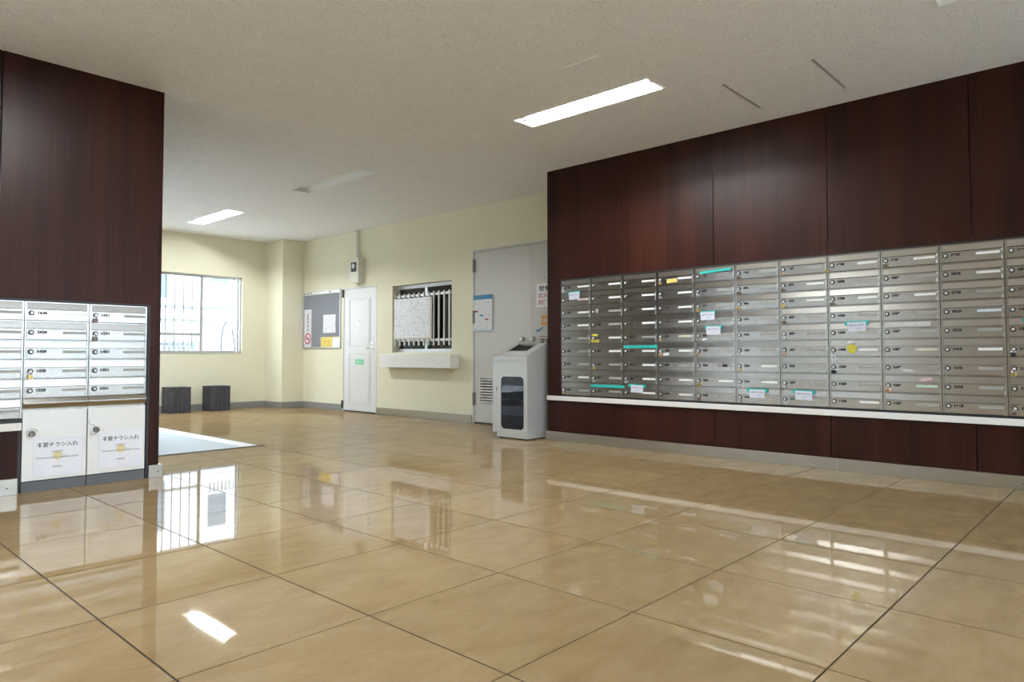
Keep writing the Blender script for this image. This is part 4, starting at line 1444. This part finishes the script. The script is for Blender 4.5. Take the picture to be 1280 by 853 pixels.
# ------------------------------------------------------------------ outside
struct('ground', MB().box(-40, 40, -40, 45, -0.3, -0.121).mesh('ground', GROUND))
FY = 18.0
t = thing('white_building', 'bright white building across the lane outside the far window', 'building', (0, FY, -0.12))
put('facade', MB().box(1.5, 16, 0, 4, 0, 9).mesh('facade', FACADE), t)
put('ledge_band', MB().box(1.5, 16, -0.15, 0, 2.14, 2.20).mesh('ledge_band', FGREY), t)
put('ledge_band', MB().box(1.5, 16, -0.06, 0, 1.82, 1.87).mesh('ledge_band', FGREY), t)
for (a, b, c, d) in ((7.92, 8.40, 2.86, 3.7), (6.62, 6.86, 2.38, 3.6), (9.4, 10.2, 2.86, 3.7), (4.9, 5.7, 2.4, 3.6)):
    wn = put('window', MB().box(a - 0.05, b + 0.05, -0.03, 0, c - 0.05, d + 0.05).mesh('window', FACADE), t)
    put('pane', MB().box(a, b, -0.04, -0.03, c, d).mesh('pane', FGLASS), wn)
rl = put('balcony_rail', MB().box(7.75, 9.2, -0.42, -0.38, 2.74, 2.78).box(7.75, 9.2, -0.42, -0.38, 2.44, 2.48).mesh('balcony_rail', FACADE), t)
for q in range(14):
    put('baluster', MB().box(7.80 + 0.10 * q, 7.825 + 0.10 * q, -0.41, -0.39, 2.48, 2.74).mesh('baluster', FGREY), rl)
t = thing('lattice_fence', 'pale blue slatted fence outside the lower left window pane', 'fence', (0, 16.5, -0.12))
for q in range(18):
    put('slat', MB().box(5.0 + 0.11 * q, 5.05 + 0.11 * q, 0, 0.03, 0.0, 1.28).mesh('slat', FGLASS), t)
for z in (0.3, 1.18):
    put('rail', MB().box(4.9, 6.97, 0.03, 0.06, z, z + 0.06).mesh('rail', FGREY), t)
for pts, lab in ((((6.93, 0, 0), (6.885, 0, 0.45), (6.865, 0, 0.95), (6.862, 0, 1.35), (6.90, 0, 1.56), (6.96, 0, 1.68)), 'taller bent dark pole outside the clear window pane'),
                 (((7.215, 0, 0), (7.20, 0, 0.60), (7.175, 0, 1.02), (7.135, 0, 1.36), (7.09, 0, 1.56)), 'shorter leaning dark pole outside the clear window pane')):
    x0 = pts[0][0]
    o = put('bent_pole', MB().tube([(p[0] - x0, 0, p[2]) for p in pts], 0.020, 8).mesh('bent_pole', MATS.get('pole_grey') or flat('pole_grey', (0.05, 0.05, 0.065), 0.5), smooth=True), None, (x0, 15.0, -0.12))
    tag(o, lab, 'pole')
# unseen buildings added to block low sky and grey the steel's reflections
t = thing('added_street_building', 'unseen grey building added across the street to tone down reflections', 'building', (1.0, -11.0, -0.12))
put('facade', MB().box(-14, 12, -3, 0, 0, 2.5).mesh('facade', flat('grey_render', (0.22, 0.215, 0.20), 0.9, noise=0.12, nscale=0.8)), t)
for q in range(6):
    wn = put('window', MB().box(-12 + 4 * q, -10 + 4 * q, 0, 0.05, 0.8, 2.2).mesh('window', FGREY), t)
    put('pane', MB().box(-11.9 + 4 * q, -10.1 + 4 * q, 0.05, 0.06, 0.9, 2.1).mesh('pane', FGLASS), wn)
t = thing('added_sky_blocker', 'unseen grey building added to block low sky outside the glazed side entrance', 'building', (-6.0, 9.0, -0.12))
put('facade', MB().box(-3.0, 0, -6.4, 16, 0, 5.0).mesh('facade', MATS['grey_render']), t)
put('coping', MB().box(-3.05, 0.05, -6.45, 16.05, 5.0, 5.1).mesh('coping', GROUND), t)

# ------------------------------------------------------------------ put every thing's origin at the middle of its base
bpy.context.view_layer.update()
for o in list(COL.objects):
    if o.parent is None and o.type == 'EMPTY' and 'label' in o:
        lo, hi = Vector((1e9,) * 3), Vector((-1e9,) * 3)
        for ch in o.children_recursive:
            if ch.type == 'MESH':
                for c in ch.bound_box:
                    p = ch.matrix_world @ Vector(c)
                    lo = Vector(map(min, lo, p))
                    hi = Vector(map(max, hi, p))
        base_pt = Vector(((lo.x + hi.x) / 2, (lo.y + hi.y) / 2, lo.z))
        shift = o.matrix_world.to_3x3().inverted() @ (base_pt - o.location)
        o.location = base_pt
        for ch in o.children:
            ch.location = Vector(ch.location) - shift
